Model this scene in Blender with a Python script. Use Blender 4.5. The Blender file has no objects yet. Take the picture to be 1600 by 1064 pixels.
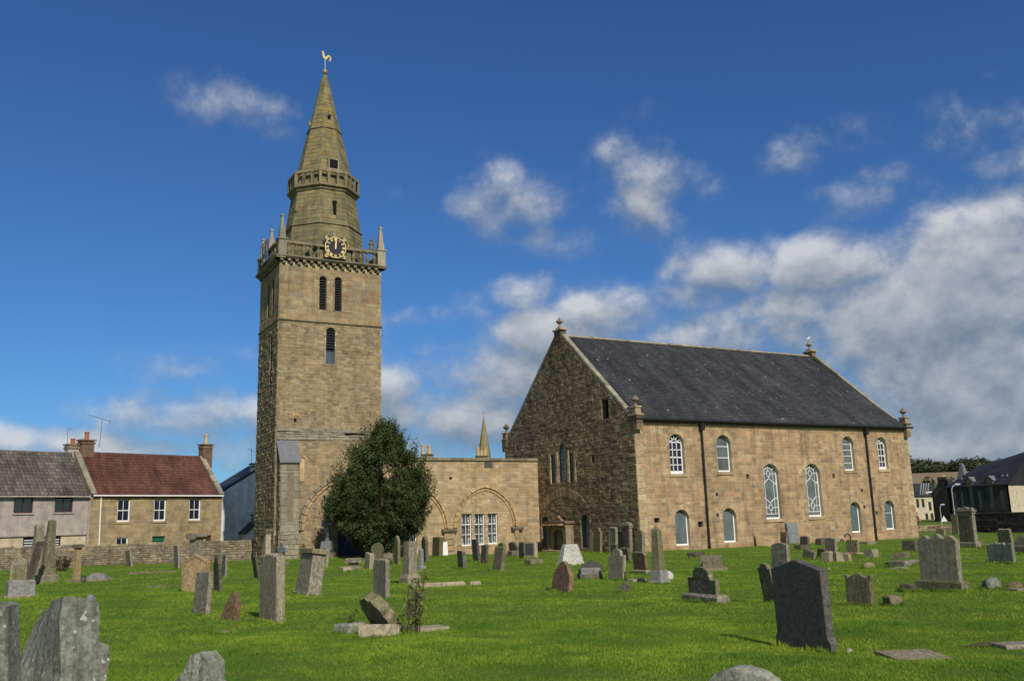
import bpy, bmesh, math, random
import numpy as np
from mathutils import Vector, Matrix
R = math.radians
SC = bpy.context.scene
COL = SC.collection
random.seed(11)

# ------------------------------------------------------------------ camera
cd = bpy.data.cameras.new('camera'); cam = bpy.data.objects.new('camera', cd); COL.objects.link(cam)
cd.sensor_width = 36.0; cd.lens = 31.69; cd.clip_start = 0.1; cd.clip_end = 6000
CM = Matrix(((0.877484, -0.068359, -0.474709, 0), (-0.478684, -0.18617, -0.858022, 0), (-0.029723, 0.980137, -0.196083, 2.0), (0, 0, 0, 1)))
cam.matrix_world = CM
SC.camera = cam

# ------------------------------------------------------------------ light and exposure
SUN_AZ, SUN_EL = 185.0, 37.0          # compass direction the sun stands in (0 = +Y, 90 = +X)
sd = bpy.data.lights.new('sun', 'SUN'); sd.energy = 4.0; sd.angle = R(0.53); sd.color = (1.0, 0.93, 0.82)
sun = bpy.data.objects.new('sun', sd); COL.objects.link(sun)
dsun = Vector((math.sin(R(SUN_AZ)) * math.cos(R(SUN_EL)), math.cos(R(SUN_AZ)) * math.cos(R(SUN_EL)), math.sin(R(SUN_EL))))
sun.rotation_euler = dsun.to_track_quat('Z', 'Y').to_euler()
SC.view_settings.view_transform = 'Standard'; SC.view_settings.look = 'None'
SC.view_settings.exposure = 0.0; SC.view_settings.gamma = 1.0; SC.view_settings.use_curve_mapping = False
SC.cycles.max_bounces = 6; SC.cycles.transparent_max_bounces = 8


class NT:
    """small helper that writes shader nodes"""
    def __init__(s, tree):
        s.t = tree; s.t.nodes.clear()

    def n(s, typ, ins=None, **props):
        nd = s.t.nodes.new(typ)
        for k, v in props.items(): setattr(nd, k, v)
        for k, v in (ins or {}).items():
            sock = nd.inputs[k]
            if isinstance(v, bpy.types.NodeSocket): s.t.links.new(v, sock)
            else: sock.default_value = v
        return nd

    def m(s, op, a, b=None, c=None, clamp=False):
        ins = {0: a}
        if b is not None: ins[1] = b
        if c is not None: ins[2] = c
        return s.n('ShaderNodeMath', ins, operation=op, use_clamp=clamp).outputs[0]

    def vm(s, op, a, b):
        return s.n('ShaderNodeVectorMath', {0: a, 1: b}, operation=op).outputs[0]

    def mix(s, f, a, b, mode='MIX'):
        fx = lambda v: tuple(v) + (1,) if isinstance(v, (tuple, list)) and len(v) == 3 else v
        return s.n('ShaderNodeMix', {0: f, 6: fx(a), 7: fx(b)}, data_type='RGBA', blend_type=mode, clamp_factor=True).outputs[2]

    def noise(s, vec, scale, detail=4, rough=0.55, dist=0.0):
        return s.n('ShaderNodeTexNoise', {'Vector': vec, 'Scale': scale, 'Detail': detail, 'Roughness': rough, 'Distortion': dist}).outputs[0]

    def ramp(s, f, stops, interp='LINEAR'):
        nd = s.n('ShaderNodeValToRGB', {0: f}); cr = nd.color_ramp; cr.interpolation = interp
        while len(cr.elements) < len(stops): cr.elements.new(0.5)
        for e, (p, c) in zip(cr.elements, stops):
            e.position = p; e.color = (c, c, c, 1) if isinstance(c, (int, float)) else tuple(c) + (1,)
        return nd.outputs[0]

    def pos(s, sc=(1, 1, 1)):
        p = s.n('ShaderNodeNewGeometry').outputs['Position']
        return s.vm('MULTIPLY', p, sc) if sc != (1, 1, 1) else p

    def bump(s, h, strength=0.3, dist=0.02):
        return s.n('ShaderNodeBump', {'Height': h, 'Strength': strength, 'Distance': dist}).outputs[0]

    def out(s, col, rough=0.85, normal=None, spec=0.25, metal=0.0, **extra):
        ins = {'Base Color': col if not isinstance(col, tuple) else col + (1,), 'Roughness': rough, 'Specular IOR Level': spec, 'Metallic': metal}
        if normal is not None: ins['Normal'] = normal
        ins.update(extra)
        b = s.n('ShaderNodeBsdfPrincipled', ins)
        s.n('ShaderNodeOutputMaterial', {0: b.outputs[0]})
        return b


# ------------------------------------------------------------------ world: Nishita sky with a broken deck of cumulus
world = bpy.data.worlds.new('World'); SC.world = world; world.use_nodes = True
CLOUDS = [(0.222, 0.444, 0.062, 0.025, 0.72), (0.25, 0.418, 0.026, 0.014, 0.62), (0.488, 0.344, 0.08, 0.034, .9), (0.546, 0.307, 0.066, 0.017, 0.75), (0.683, 0.376, 0.055, 0.037, .86), (0.658, 0.339, 0.04, 0.033, 0.8), (0.839, 0.378, 0.052, 0.02, 0.7), (1.038, 0.373, 0.046, 0.026, 0.8), (0.899, 0.321, 0.046, 0.021, 0.65), (0.745, 0.262, 0.062, 0.026, 1.0), (0.86, 0.255, 0.077, 0.025, 1.0), (0.983, 0.246, 0.083, 0.044, 0.9), (1.023, 0.284, 0.043, 0.021, 0.8), (0.946, 0.187, 0.106, 0.051, 1.1), (0.82, 0.187, 0.076, 0.034, 0.9), (0.985, 0.119, 0.115, 0.056, 1.2), (0.961, 0.057, 0.117, 0.031, 1.2), (0.622, 0.222, 0.067, 0.03, 1.0), (0.706, 0.196, 0.075, 0.028, 0.9), (0.522, 0.248, 0.037, 0.024, 0.7), (0.405, 0.229, 0.082, 0.023, 0.65), (0.475, 0.157, 0.093, 0.043, 1.0), (0.425, 0.116, 0.114, 0.035, 1.1), (0.375, 0.145, 0.047, 0.028, 1.0), (0.534, 0.198, 0.048, 0.032, 1.0), (0.753, 0.186, 0.053, 0.021, 1.0), (0.142, 0.114, 0.077, 0.025, 1.0), (0.186, 0.124, 0.039, 0.026, 0.9), (0.036, 0.09, 0.076, 0.016, 0.95), (0.088, 0.084, 0.099, 0.017, 1.0), (0.159, 0.165, 0.081, 0.017, 0.65), (0.238, 0.124, 0.045, 0.023, 1.0), (0.334, 0.089, 0.112, 0.042, 1.0), (0.7, 0.235, 0.06, 0.022, 0.85), (0.6, 0.205, 0.05, 0.022, 0.9), (0.8, 0.215, 0.06, 0.02, 0.8), (0.44, 0.19, 0.06, 0.025, 0.8), (0.3, 0.105, 0.06, 0.02, 0.9), (1.06, 0.33, 0.04, 0.02, 0.7)]


def build_sky():
    w = NT(world.node_tree)
    d = w.n('ShaderNodeTexCoord').outputs['Generated']
    sep = w.n('ShaderNodeSeparateXYZ', {0: d})
    az = w.m('ARCTAN2', sep.outputs[0], sep.outputs[1]); el = w.m('ARCSINE', sep.outputs[2])

    def density(elv):
        p = w.n('ShaderNodeCombineXYZ', {0: az, 1: w.m('MULTIPLY', elv, 1.1), 2: 0.35}).outputs[0]
        nz = w.m('ADD', w.m('MULTIPLY', w.noise(p, 10.0, 12, 0.60, 0.12), 0.62), w.m('MULTIPLY', w.noise(p, 3.6, 4, 0.5, 0.2), 0.38))
        tot = None
        for a, e, ra, re_, wt in CLOUDS:
            dx = w.m('MULTIPLY', w.m('SUBTRACT', az, a), 1 / ra); dy = w.m('MULTIPLY', w.m('SUBTRACT', elv, e), 1 / re_)
            g = w.m('MULTIPLY', w.m('EXPONENT', w.m('MULTIPLY', w.m('ADD', w.m('MULTIPLY', dx, dx), w.m('MULTIPLY', dy, dy)), -0.50)), wt * 1.06)
            tot = g if tot is None else w.m('MAXIMUM', tot, g)
        # unseen cloud beyond the view, its cover raised for a more neutral sky fill
        out_az = w.m('ABSOLUTE', w.m('SUBTRACT', az, 0.51)); away = w.n('ShaderNodeMapRange', {0: out_az, 1: 0.6, 2: 0.9}, interpolation_type='SMOOTHSTEP').outputs[0]
        big = w.noise(p, 3.0, 3, 0.5)
        tot = w.m('ADD', tot, w.m('MULTIPLY', away, w.m('MULTIPLY', w.m('SUBTRACT', big, 0.36, None, True), 5.0)))
        amp = w.m('ADD', w.m('MULTIPLY', tot, 2.6), 0.10, None, True)
        return w.m('ADD', tot, w.m('MULTIPLY', w.m('MULTIPLY', w.m('SUBTRACT', nz, 0.5), 3.7), amp)), nz
    d0, n0 = density(el)
    d1, n1 = density(w.m('ADD', el, 0.022))
    alpha = w.n('ShaderNodeMapRange', {0: d0, 1: 0.17, 2: 1.12}, interpolation_type='SMOOTHSTEP').outputs[0]
    alpha = w.m('MULTIPLY', w.m('POWER', alpha, 1.08), 0.93)
    lit = w.m('ADD', w.m('ADD', 0.39, w.m('MULTIPLY', w.m('SUBTRACT', n0, 0.5), 1.1)), w.m('MULTIPLY', w.m('SUBTRACT', d0, d1), 0.85), None, True)
    thick = w.n('ShaderNodeMapRange', {0: d0, 1: 0.9, 2: 1.9, 3: 1.0, 4: 0.62}).outputs[0]
    lit = w.m('MULTIPLY', lit, thick)
    ccol = w.ramp(lit, [(0.0, (1.9, 2.4, 3.2)), (0.3, (3.0, 3.5, 4.2)), (0.55, (4.4, 4.75, 5.3)), (1.0, (7.3, 7.45, 7.7))])
    sky = w.n('ShaderNodeTexSky', sky_type='NISHITA')
    sky.sun_disc = False; sky.sun_elevation = R(SUN_EL); sky.sun_rotation = R(SUN_AZ); sky.altitude = 50; sky.air_density = 1.0; sky.dust_density = 0.5; sky.ozone_density = 2.0
    skyc = w.mix(1.0, sky.outputs[0], (0.34, 0.64, 1.02), 'MULTIPLY')
    col = w.mix(alpha, skyc, ccol)
    bg = w.n('ShaderNodeBackground', {0: col, 1: 0.09})
    w.n('ShaderNodeOutputWorld', {0: bg.outputs[0]})


build_sky()

# ------------------------------------------------------------------ materials
MATS = {}


def newmat(name):
    m = bpy.data.materials.new(name); m.use_nodes = True; MATS[name] = m
    return NT(m.node_tree)


def piece_random(t):
    a = t.n('ShaderNodeObjectInfo').outputs['Random']; b = t.n('ShaderNodeNewGeometry').outputs['Random Per Island']
    return t.m('FRACT', t.m('ADD', a, t.m('MULTIPLY', b, 7.31)))


def masonry_mat(name, pal, stain=0.5, streak=0.4, bump=0.5, lichen=None, dark_spots=0.0):
    t = newmat(name); p = t.pos(); rnd = piece_random(t)
    n = len(pal); col = t.ramp(rnd, [(i / n, c) for i, c in enumerate(pal)], 'CONSTANT')
    med = t.noise(p, 2.2, 6, 0.6); fine = t.noise(p, 22, 5, 0.65); big = t.noise(p, 0.33, 4, 0.55)
    r2 = t.m('FRACT', t.m('MULTIPLY', rnd, 37.7))
    col = t.mix(1.0, col, t.ramp(r2, [(0, 0.86), (1, 1.12)]), 'MULTIPLY')
    col = t.mix(1.0, col, t.ramp(med, [(0.3, 0.78), (0.7, 1.2)]), 'MULTIPLY')
    col = t.mix(1.0, col, t.ramp(fine, [(0.3, 0.72), (0.62, 1.14)]), 'MULTIPLY')
    st = t.ramp(big, [(0.36, 1.0), (0.66, 0.0)])
    col = t.mix(t.m('MULTIPLY', st, stain), col, t.mix(1.0, col, (0.62, 0.66, 0.66), 'MULTIPLY'))
    sk = t.noise(t.pos((2.6, 2.6, 0.22)), 1.0, 5, 0.6)
    col = t.mix(t.m('MULTIPLY', t.ramp(sk, [(0.50, 0.0), (0.68, 1.0)]), streak), col, t.mix(1.0, col, (0.40, 0.39, 0.38), 'MULTIPLY'))
    if lichen:
        lc, amt, z0, z1 = lichen
        z = t.n('ShaderNodeSeparateXYZ', {0: p}).outputs[2]
        zf = t.n('ShaderNodeMapRange', {0: z, 1: z0, 2: z1}).outputs[0]
        ln = t.ramp(t.noise(p, 1.6, 7, 0.65), [(0.5, 0.0), (0.66, 1.0)])
        col = t.mix(t.m('MULTIPLY', t.m('MULTIPLY', ln, zf), amt), col, lc)
    h = t.m('ADD', t.m('MULTIPLY', med, 0.8), t.m('MULTIPLY', fine, 0.45))
    t.out(col, 0.92, t.bump(h, bump, 0.035), 0.15)


masonry_mat('front_ashlar', [(0.464, 0.309, 0.173), (0.443, 0.287, 0.160), (0.432, 0.276, 0.149), (0.480, 0.332, 0.192), (0.443, 0.276, 0.146), (0.421, 0.272, 0.154), (0.394, 0.263, 0.157), (0.459, 0.295, 0.160), (0.426, 0.269, 0.151), (0.475, 0.322, 0.187), (0.464, 0.313, 0.181), (0.437, 0.298, 0.173), (0.453, 0.309, 0.181), (0.362, 0.242, 0.149), (0.367, 0.254, 0.151), (0.322, 0.231, 0.147), (0.403, 0.258, 0.147), (0.493, 0.366, 0.210)], 0.6, 0.55, 0.4)
masonry_mat('gable_rubble', [(.40, .295, .17), (.32, .23, .135), (.25, .175, .11), (.43, .335, .205), (.34, .23, .125), (.19, .13, .085), (.37, .275, .165), (.29, .225, .145)], 0.4, 0.5, 0.8)
masonry_mat('tower_rubble', [(0.331, 0.251, 0.145), (0.359, 0.273, 0.156), (0.296, 0.228, 0.136), (0.348, 0.253, 0.139), (0.274, 0.219, 0.139), (0.365, 0.281, 0.170), (0.319, 0.222, 0.125), (0.256, 0.188, 0.113), (0.336, 0.259, 0.151)], 0.5, 0.4, 0.75)
masonry_mat('tower_ashlar', [(0.349, 0.257, 0.147), (0.367, 0.264, 0.144), (0.318, 0.248, 0.150), (0.349, 0.233, 0.129), (0.286, 0.233, 0.154), (0.380, 0.282, 0.160), (0.311, 0.202, 0.113), (0.367, 0.276, 0.163)], 0.5, 0.4, 0.5)
masonry_mat('spire_stone', [(0.230, 0.198, 0.105), (0.249, 0.208, 0.108), (0.211, 0.183, 0.102), (0.268, 0.217, 0.114), (0.199, 0.177, 0.105), (0.237, 0.193, 0.097)], 0.6, 0.55, 0.5, ((.34, .24, .04), 0.75, 23.0, 28.5))
masonry_mat('link_stone', [(0.465, 0.347, 0.198), (0.437, 0.320, 0.176), (0.484, 0.360, 0.216), (0.409, 0.302, 0.176), (0.456, 0.324, 0.172), (0.493, 0.378, 0.233), (0.428, 0.297, 0.163), (0.400, 0.310, 0.198)], 0.35, 0.3, 0.5)
masonry_mat('dressed_stone', [(.47, .35, .20), (.44, .32, .18), (.48, .365, .21), (.42, .305, .175)], 0.5, 0.4, 0.4)
masonry_mat('orange_moulding', [(.50, .34, .17), (.47, .31, .15), (.52, .38, .21)], 0.3, 0.2, 0.4)
masonry_mat('grey_dressed', [(.34, .30, .215), (.30, .27, .20), (.37, .325, .23), (.28, .25, .185)], 0.5, 0.5, 0.5)
masonry_mat('cornice_stone', [(0.255, 0.212, 0.133), (0.230, 0.191, 0.124), (0.281, 0.230, 0.141), (0.196, 0.166, 0.112)], 0.5, 0.6, 0.6)
masonry_mat('yard_rubble', [(0.302, 0.246, 0.168), (0.260, 0.209, 0.140), (0.336, 0.279, 0.192), (0.227, 0.184, 0.128), (0.353, 0.275, 0.164), (0.286, 0.230, 0.152), (0.193, 0.164, 0.120)], 0.5, 0.4, 0.9)
masonry_mat('cottage_stone', [(0.362, 0.270, 0.157), (0.393, 0.293, 0.168), (0.339, 0.251, 0.149), (0.408, 0.300, 0.172), (0.377, 0.266, 0.142), (0.325, 0.248, 0.157)], 0.4, 0.3, 0.4)
masonry_mat('brown_brick', [(.22, .14, .095), (.26, .16, .10), (.18, .115, .08), (.24, .17, .12)], 0.5, 0.4, 0.5)
masonry_mat('mortar', [(.54, .44, .30)], 0.5, 0.4, 0.6)
masonry_mat('dark_mortar', [(.24, .19, .125)], 0.5, 0.4, 0.6)
masonry_mat('harling', [(.44, .38, .335)], 0.35, 0.35, 0.6)
masonry_mat('white_harling', [(.66, .67, .66)], 0.3, 0.3, 0.5)
masonry_mat('cream_render', [(.55, .47, .33)], 0.3, 0.2, 0.3)
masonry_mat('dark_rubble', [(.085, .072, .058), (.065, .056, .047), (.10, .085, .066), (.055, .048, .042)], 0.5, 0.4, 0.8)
masonry_mat('ivy_rubble', [(.13, .10, .07), (.11, .085, .06), (.17, .12, .07)], 0.5, 0.4, 0.8, ((.24, .12, .03), 0.7, 2.8, 0.4))


def slate_mat(name, pal, speck=0.0):
    t = newmat(name); p = t.pos(); rnd = piece_random(t); n = len(pal)
    col = t.ramp(rnd, [(i / n, c) for i, c in enumerate(pal)], 'CONSTANT')
    col = t.mix(1.0, col, t.ramp(t.noise(p, 0.7, 6, 0.62), [(0.3, 0.72), (0.7, 1.36)]), 'MULTIPLY')
    streak = t.noise(t.pos((1.5, 0.24, 0.24)), 1.0, 5, 0.6)
    col = t.mix(1.0, col, t.ramp(streak, [(0.38, 0.78), (0.62, 1.26)]), 'MULTIPLY')
    col = t.mix(1.0, col, t.ramp(t.noise(p, 16, 4, 0.7), [(0.3, 0.75), (0.7, 1.25)]), 'MULTIPLY')
    if speck:
        s = t.ramp(t.noise(t.pos((1.2, .55, .55)), 3.2, 4, 0.72), [(0.652, 0.0), (0.68, 1.0)])
        col = t.mix(t.m('MULTIPLY', s, speck), col, (.42, .42, .40))
    t.out(col, 0.62, t.bump(t.noise(p, 14, 4), 0.3, 0.02), 0.35)


slate_mat('church_slate', [(0.038, 0.040, 0.044), (0.043, 0.044, 0.048), (0.035, 0.036, 0.040), (0.048, 0.048, 0.050), (0.040, 0.040, 0.042), (0.053, 0.051, 0.051)], 0.75)
slate_mat('dark_slate', [(0.023, 0.024, 0.028), (0.028, 0.029, 0.032), (0.020, 0.021, 0.025)])
slate_mat('red_pantile', [(0.114, 0.046, 0.031), (0.099, 0.040, 0.029), (0.125, 0.052, 0.035), (0.090, 0.038, 0.030), (0.108, 0.049, 0.037)])
slate_mat('grey_pantile', [(.095, .082, .07), (.075, .066, .058), (.12, .105, .088), (.085, .076, .068)], 0.3)


def plain(name, col, rough=0.5, spec=0.4, metal=0.0, var=0.15, scale=6.0, bump=0.05):
    t = newmat(name); nz = t.noise(t.pos(), scale, 5, 0.6)
    c = t.mix(1.0, tuple(col), t.ramp(nz, [(0.25, 1 - var), (0.75, 1 + var)]), 'MULTIPLY')
    t.out(c, rough, t.bump(nz, bump, 0.01), spec, metal)


plain('white_paint', (.80, .80, .78), 0.45, 0.4, var=0.06)
plain('black_iron', (.012, .012, .013), 0.45, 0.5)
plain('brown_frame', (.07, .028, .02), 0.5)
plain('blue_door', (.035, .055, .12), 0.45, 0.4, var=0.25, scale=3)
plain('green_door', (.015, .12, .06), 0.4)
plain('gold_leaf', (.88, .66, .24), 0.42, 0.5, 0.35, var=0.05)
plain('old_gilt', (.42, .33, .14), 0.45, 0.5, 0.6, var=0.2)
plain('clock_face', (.012, .013, .02), 0.4, 0.4)
plain('blue_dial', (.02, .05, .16), 0.4, 0.4)
plain('louvre_wood', (.030, .030, .032), 0.7, 0.2)
plain('lead', (.15, .155, .165), 0.6, 0.3, var=0.25)
plain('terracotta', (.36, .12, .06), 0.75, 0.2)
plain('buff_pot', (.50, .37, .20), 0.75, 0.2)
plain('lace', (.72, .70, .66), 0.9, 0.1, var=0.25, scale=14)
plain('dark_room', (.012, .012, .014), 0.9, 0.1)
plain('bark', (.075, .055, .038), 0.9, 0.1, var=0.4, scale=12, bump=0.6)
plain('gutter_timber', (.045, .032, .018), 0.7, 0.2)
plain('pole_paint', (.46, .48, .50), 0.5)
plain('pink_cloth', (.62, .20, .22), 0.9, 0.1)
plain('skin', (.45, .28, .20), 0.6, 0.3)
plain('hair', (.03, .02, .015), 0.7, 0.2)
plain('jeans', (.03, .045, .09), 0.9, 0.1)
plain('white_feather', (.75, .75, .74), 0.8, 0.1)
plain('grey_feather', (.30, .31, .33), 0.8, 0.1)
plain('limewash', (.72, .72, .68), 0.9, 0.1, var=0.12)


def glass(name, col, rough=0.12, seam=False, spec=0.6):
    t = newmat(name); p = t.pos()
    c = t.mix(1.0, col, t.ramp(t.noise(p, 1.3, 4), [(0.3, 0.7), (0.7, 1.35)]), 'MULTIPLY')
    if seam:
        z = t.n('ShaderNodeSeparateXYZ', {0: p}).outputs[2]
        f = t.m('FRACT', t.m('MULTIPLY', z, 9.0)); c = t.mix(t.m('MULTIPLY', t.m('LESS_THAN', f, 0.16), 0.45), c, (.02, .022, .024))
    t.out(c, rough, t.bump(t.noise(p, 2.2, 2), 0.12, 0.02), spec)


glass('grey_glazing', (.115, .135, .13), 0.35, True)
glass('green_glazing', (.10, .145, .145), 0.3, True)
glass('dark_glazing', (.018, .022, .032), 0.08)
glass('blue_glazing', (.06, .078, .10), 0.2)
glass('pale_glazing', (.30, .33, .34), 0.5)
t = newmat('clear_glass')
fr = t.n('ShaderNodeFresnel', {'IOR': 1.5}).outputs[0]
mx = t.n('ShaderNodeMixShader', {0: t.m('MULTIPLY', fr, 1.3), 1: t.n('ShaderNodeBsdfTransparent', {0: (.86, .88, .9, 1)}).outputs[0], 2: t.n('ShaderNodeBsdfGlossy', {1: 0.04}).outputs[0]})
t.n('ShaderNodeOutputMaterial', {0: mx.outputs[0]})


def grave_mat(name, a, b, lichen=(.40, .40, .34), lich=0.5, streak=0.6, moss=0.0, rough=0.9, speck=0.0):
    t = newmat(name); orand = t.n('ShaderNodeObjectInfo').outputs['Random']; p = t.vm('ADD', t.pos(), t.n('ShaderNodeCombineXYZ', {0: t.m('MULTIPLY', orand, 31.0), 1: t.m('MULTIPLY', orand, 17.0), 2: 0.0}).outputs[0])
    lich = t.m('MULTIPLY', t.ramp(t.m('FRACT', t.m('MULTIPLY', orand, 7.3)), [(0, .25), (1, 1.5)]), lich)
    col = t.mix(t.ramp(t.noise(p, 2.6, 6, 0.65), [(0.32, 0.0), (0.68, 1.0)]), a, b)
    col = t.mix(1.0, col, t.ramp(orand, [(0, 0.8), (1, 1.2)]), 'MULTIPLY')
    sk = t.noise(t.pos((14, 14, 0.9)), 1.0, 6, 0.65)
    col = t.mix(t.m('MULTIPLY', t.ramp(sk, [(0.47, 0.0), (0.66, 1.0)]), streak), col, t.mix(1.0, col, (.36, .36, .35), 'MULTIPLY'))
    col = t.mix(1.0, col, t.ramp(t.noise(p, 34, 5, 0.7), [(0.3, 0.5), (0.66, 1.3)]), 'MULTIPLY')
    col = t.mix(1.0, col, t.ramp(t.noise(p, 9, 6, 0.7), [(0.32, 0.62), (0.66, 1.25)]), 'MULTIPLY')
    l1 = t.ramp(t.noise(p, 7.5, 8, 0.72, 0.3), [(0.53, 0.0), (0.58, 1.0)])
    l2 = t.ramp(t.noise(p, 1.3, 3, 0.5), [(0.38, 0.0), (0.62, 1.0)])
    col = t.mix(t.m('MULTIPLY', t.m('MULTIPLY', l1, l2), lich), col, lichen)
    l3 = t.ramp(t.noise(p, 21, 3, 0.5), [(0.64, 0.0), (0.67, 1.0)])
    col = t.mix(t.m('MULTIPLY', l3, lich), col, (.52, .51, .44))
    if moss:
        m_ = t.ramp(t.noise(p, 1.9, 6, 0.62), [(0.46, 0.0), (0.62, 1.0)])
        col = t.mix(t.m('MULTIPLY', m_, moss), col, (.10, .115, .035))
    if speck:
        col = t.mix(t.m('MULTIPLY', t.ramp(t.noise(p, 60, 2, 0.5), [(0.68, 0.0), (0.72, 1.0)]), speck), col, (.30, .30, .29))
    t.out(col, rough, t.bump(t.m('ADD', t.noise(p, 26, 5, 0.7), t.noise(p, 6, 5, 0.6)), 0.55, 0.02), 0.2)


grave_mat('grave_grey', (0.265, 0.228, 0.156), (0.201, 0.175, 0.124))
grave_mat('grave_pale', (0.382, 0.325, 0.212), (0.318, 0.272, 0.180), lich=0.35, streak=0.5)
grave_mat('grave_dark', (0.148, 0.121, 0.084), (0.101, 0.085, 0.064), lich=0.4)
grave_mat('grave_black', (.118, .108, .094), (.092, .085, .074), lich=0.08, streak=0.25, rough=0.55, speck=0.35)
grave_mat('grave_brown', (0.223, 0.141, 0.076), (0.164, 0.107, 0.062), lich=0.35)
grave_mat('grave_tan', (0.382, 0.272, 0.140), (0.318, 0.223, 0.120), lich=0.35, streak=0.35)
grave_mat('grave_green', (0.180, 0.160, 0.076), (0.148, 0.131, 0.068), lich=0.25, moss=0.6)
grave_mat('grave_mossy', (0.223, 0.189, 0.112), (0.180, 0.155, 0.092), lich=0.4, moss=0.5)
grave_mat('grave_lichen', (.285, .285, .225), (.225, .235, .185), lichen=(.42, .44, .37), lich=0.75, streak=0.8, moss=0.12)
grave_mat('grave_white', (0.624, 0.600, 0.513), (0.520, 0.500, 0.423), lich=0.2, streak=0.2)
grave_mat('grave_granite', (0.270, 0.260, 0.239), (0.224, 0.215, 0.198), lich=0.12, streak=0.3, rough=0.6)
grave_mat('grave_rubble', (0.350, 0.286, 0.180), (0.276, 0.223, 0.144), lich=0.6, moss=0.2)
grave_mat('grave_bluegrey', (0.208, 0.230, 0.225), (0.156, 0.175, 0.176), lich=0.3, streak=0.3)


def grass_mats():
    t = newmat('turf'); p = t.pos()
    col = t.mix(t.ramp(t.noise(p, 0.55, 5, 0.6), [(0.35, 0.0), (0.65, 1.0)]), (.10, .170, .020), (.135, .21, .026))
    col = t.mix(t.ramp(t.noise(p, 3.1, 6, 0.65), [(0.42, 0.0), (0.66, 1.0)]), col, (.105, .155, .020))
    col = t.mix(1.0, col, t.ramp(t.noise(p, 45, 4, 0.7), [(0.3, 0.6), (0.7, 1.3)]), 'MULTIPLY')
    dry = t.ramp(t.noise(p, 0.36, 6, 0.68, 0.4), [(0.63, 0.0), (0.72, 1.0)])
    col = t.mix(t.m('MULTIPLY', dry, 0.7), col, (.13, .115, .045))
    t.out(col, 0.9, t.bump(t.noise(p, 28, 6, 0.75), 0.9, 0.05), 0.1)
    t = newmat('grass_blade'); p = t.pos(); g_ = t.n('ShaderNodeNewGeometry'); rnd = g_.outputs['Random Per Island']
    col = t.ramp(rnd, [(0, (.195, .325, .038)), (.35, (.24, .375, .045)), (.7, (.28, .415, .053)), (.9, (.33, .43, .07)), (1, (.41, .43, .13))])
    pat = t.noise(p, 0.5, 5, 0.6)
    col = t.mix(1.0, col, t.ramp(pat, [(0.38, (.52, .66, .66)), (0.62, (1.18, 1.10, 0.95))]), 'MULTIPLY')  # uneven grass tone; its dark end also paints shadow bands on the lawn
    col = t.mix(1.0, col, t.ramp(t.noise(p, 2.6, 5, 0.65), [(0.34, (.74, .8, .74)), (0.66, (1.18, 1.12, 1.1))]), 'MULTIPLY')
    dry = t.ramp(t.noise(p, 0.36, 6, 0.68, 0.4), [(0.60, 0.0), (0.70, 1.0)])
    col = t.mix(t.m('MULTIPLY', dry, 0.55), col, (.20, .165, .06))
    d = t.n('ShaderNodeBsdfDiffuse', {0: col}); tr = t.n('ShaderNodeBsdfTranslucent', {0: col})
    mx = t.n('ShaderNodeMixShader', {0: 0.35, 1: d.outputs[0], 2: tr.outputs[0]})
    t.n('ShaderNodeOutputMaterial', {0: mx.outputs[0]})


grass_mats()


def leaf_mat(name, c0, c1, c2, gloss=0.35, trans=0.25):
    t = newmat(name); rnd = t.n('ShaderNodeNewGeometry').outputs['Random Per Island']
    col = t.ramp(rnd, [(0, c0), (.5, c1), (1, c2)])
    col = t.mix(1.0, col, t.ramp(t.noise(t.pos(), 0.8, 4), [(0.35, 0.7), (0.65, 1.25)]), 'MULTIPLY')
    b = t.n('ShaderNodeBsdfPrincipled', {'Base Color': col, 'Roughness': gloss, 'Specular IOR Level': 0.35}); tr = t.n('ShaderNodeBsdfTranslucent', {0: col})
    mx = t.n('ShaderNodeMixShader', {0: trans, 1: b.outputs[0], 2: tr.outputs[0]})
    t.n('ShaderNodeOutputMaterial', {0: mx.outputs[0]})


leaf_mat('holly_leaf', (.026, .046, .011), (.046, .070, .015), (.085, .105, .026), 0.6, 0.18)
leaf_mat('weed_leaf', (.08, .13, .02), (.13, .18, .035), (.21, .20, .06), 0.6, 0.3)
leaf_mat('dry_leaf', (.05, .055, .02), (.075, .06, .03), (.11, .085, .04), 0.7, 0.2)
leaf_mat('wood_leaf', (.030, .046, .018), (.042, .058, .020), (.065, .07, .026), 0.7, 0.1)
t = newmat('stubble'); p = t.pos()
t.out(t.mix(1.0, t.mix(t.noise(p, 0.02, 4), (.22, .165, .09), (.27, .20, .11)), t.ramp(t.noise(t.pos((.5, .05, .5)), 1.0, 4), [(0.3, .85), (.7, 1.12)]), 'MULTIPLY'), 0.95)

# ------------------------------------------------------------------ object helpers
WM = {}
I4 = Matrix.Identity(4)


def T(x, y, z): return Matrix.Translation((x, y, z))
def RZ(d): return Matrix.Rotation(R(d), 4, 'Z')
def RX(d): return Matrix.Rotation(R(d), 4, 'X')
def RY(d): return Matrix.Rotation(R(d), 4, 'Y')
def S3(x, y, z): return Matrix.Diagonal((x, y, z, 1))


def tag(o, label=None, cat=None, group=None, kind=None):
    if label: o['label'] = label
    if cat: o['category'] = cat
    if group: o['group'] = group
    if kind: o['kind'] = kind
    return o


def link(name, me, parent=None, M=I4):
    o = bpy.data.objects.new(name, me); COL.objects.link(o)
    if parent is not None:
        o.parent = parent; o.matrix_basis = WM[parent].inverted() @ M
    else: o.matrix_basis = M
    WM[o] = M.copy()
    return o


def thing(name, label, cat, M=I4, group=None):
    return tag(link(name, None, None, M), label, cat, group)


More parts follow.
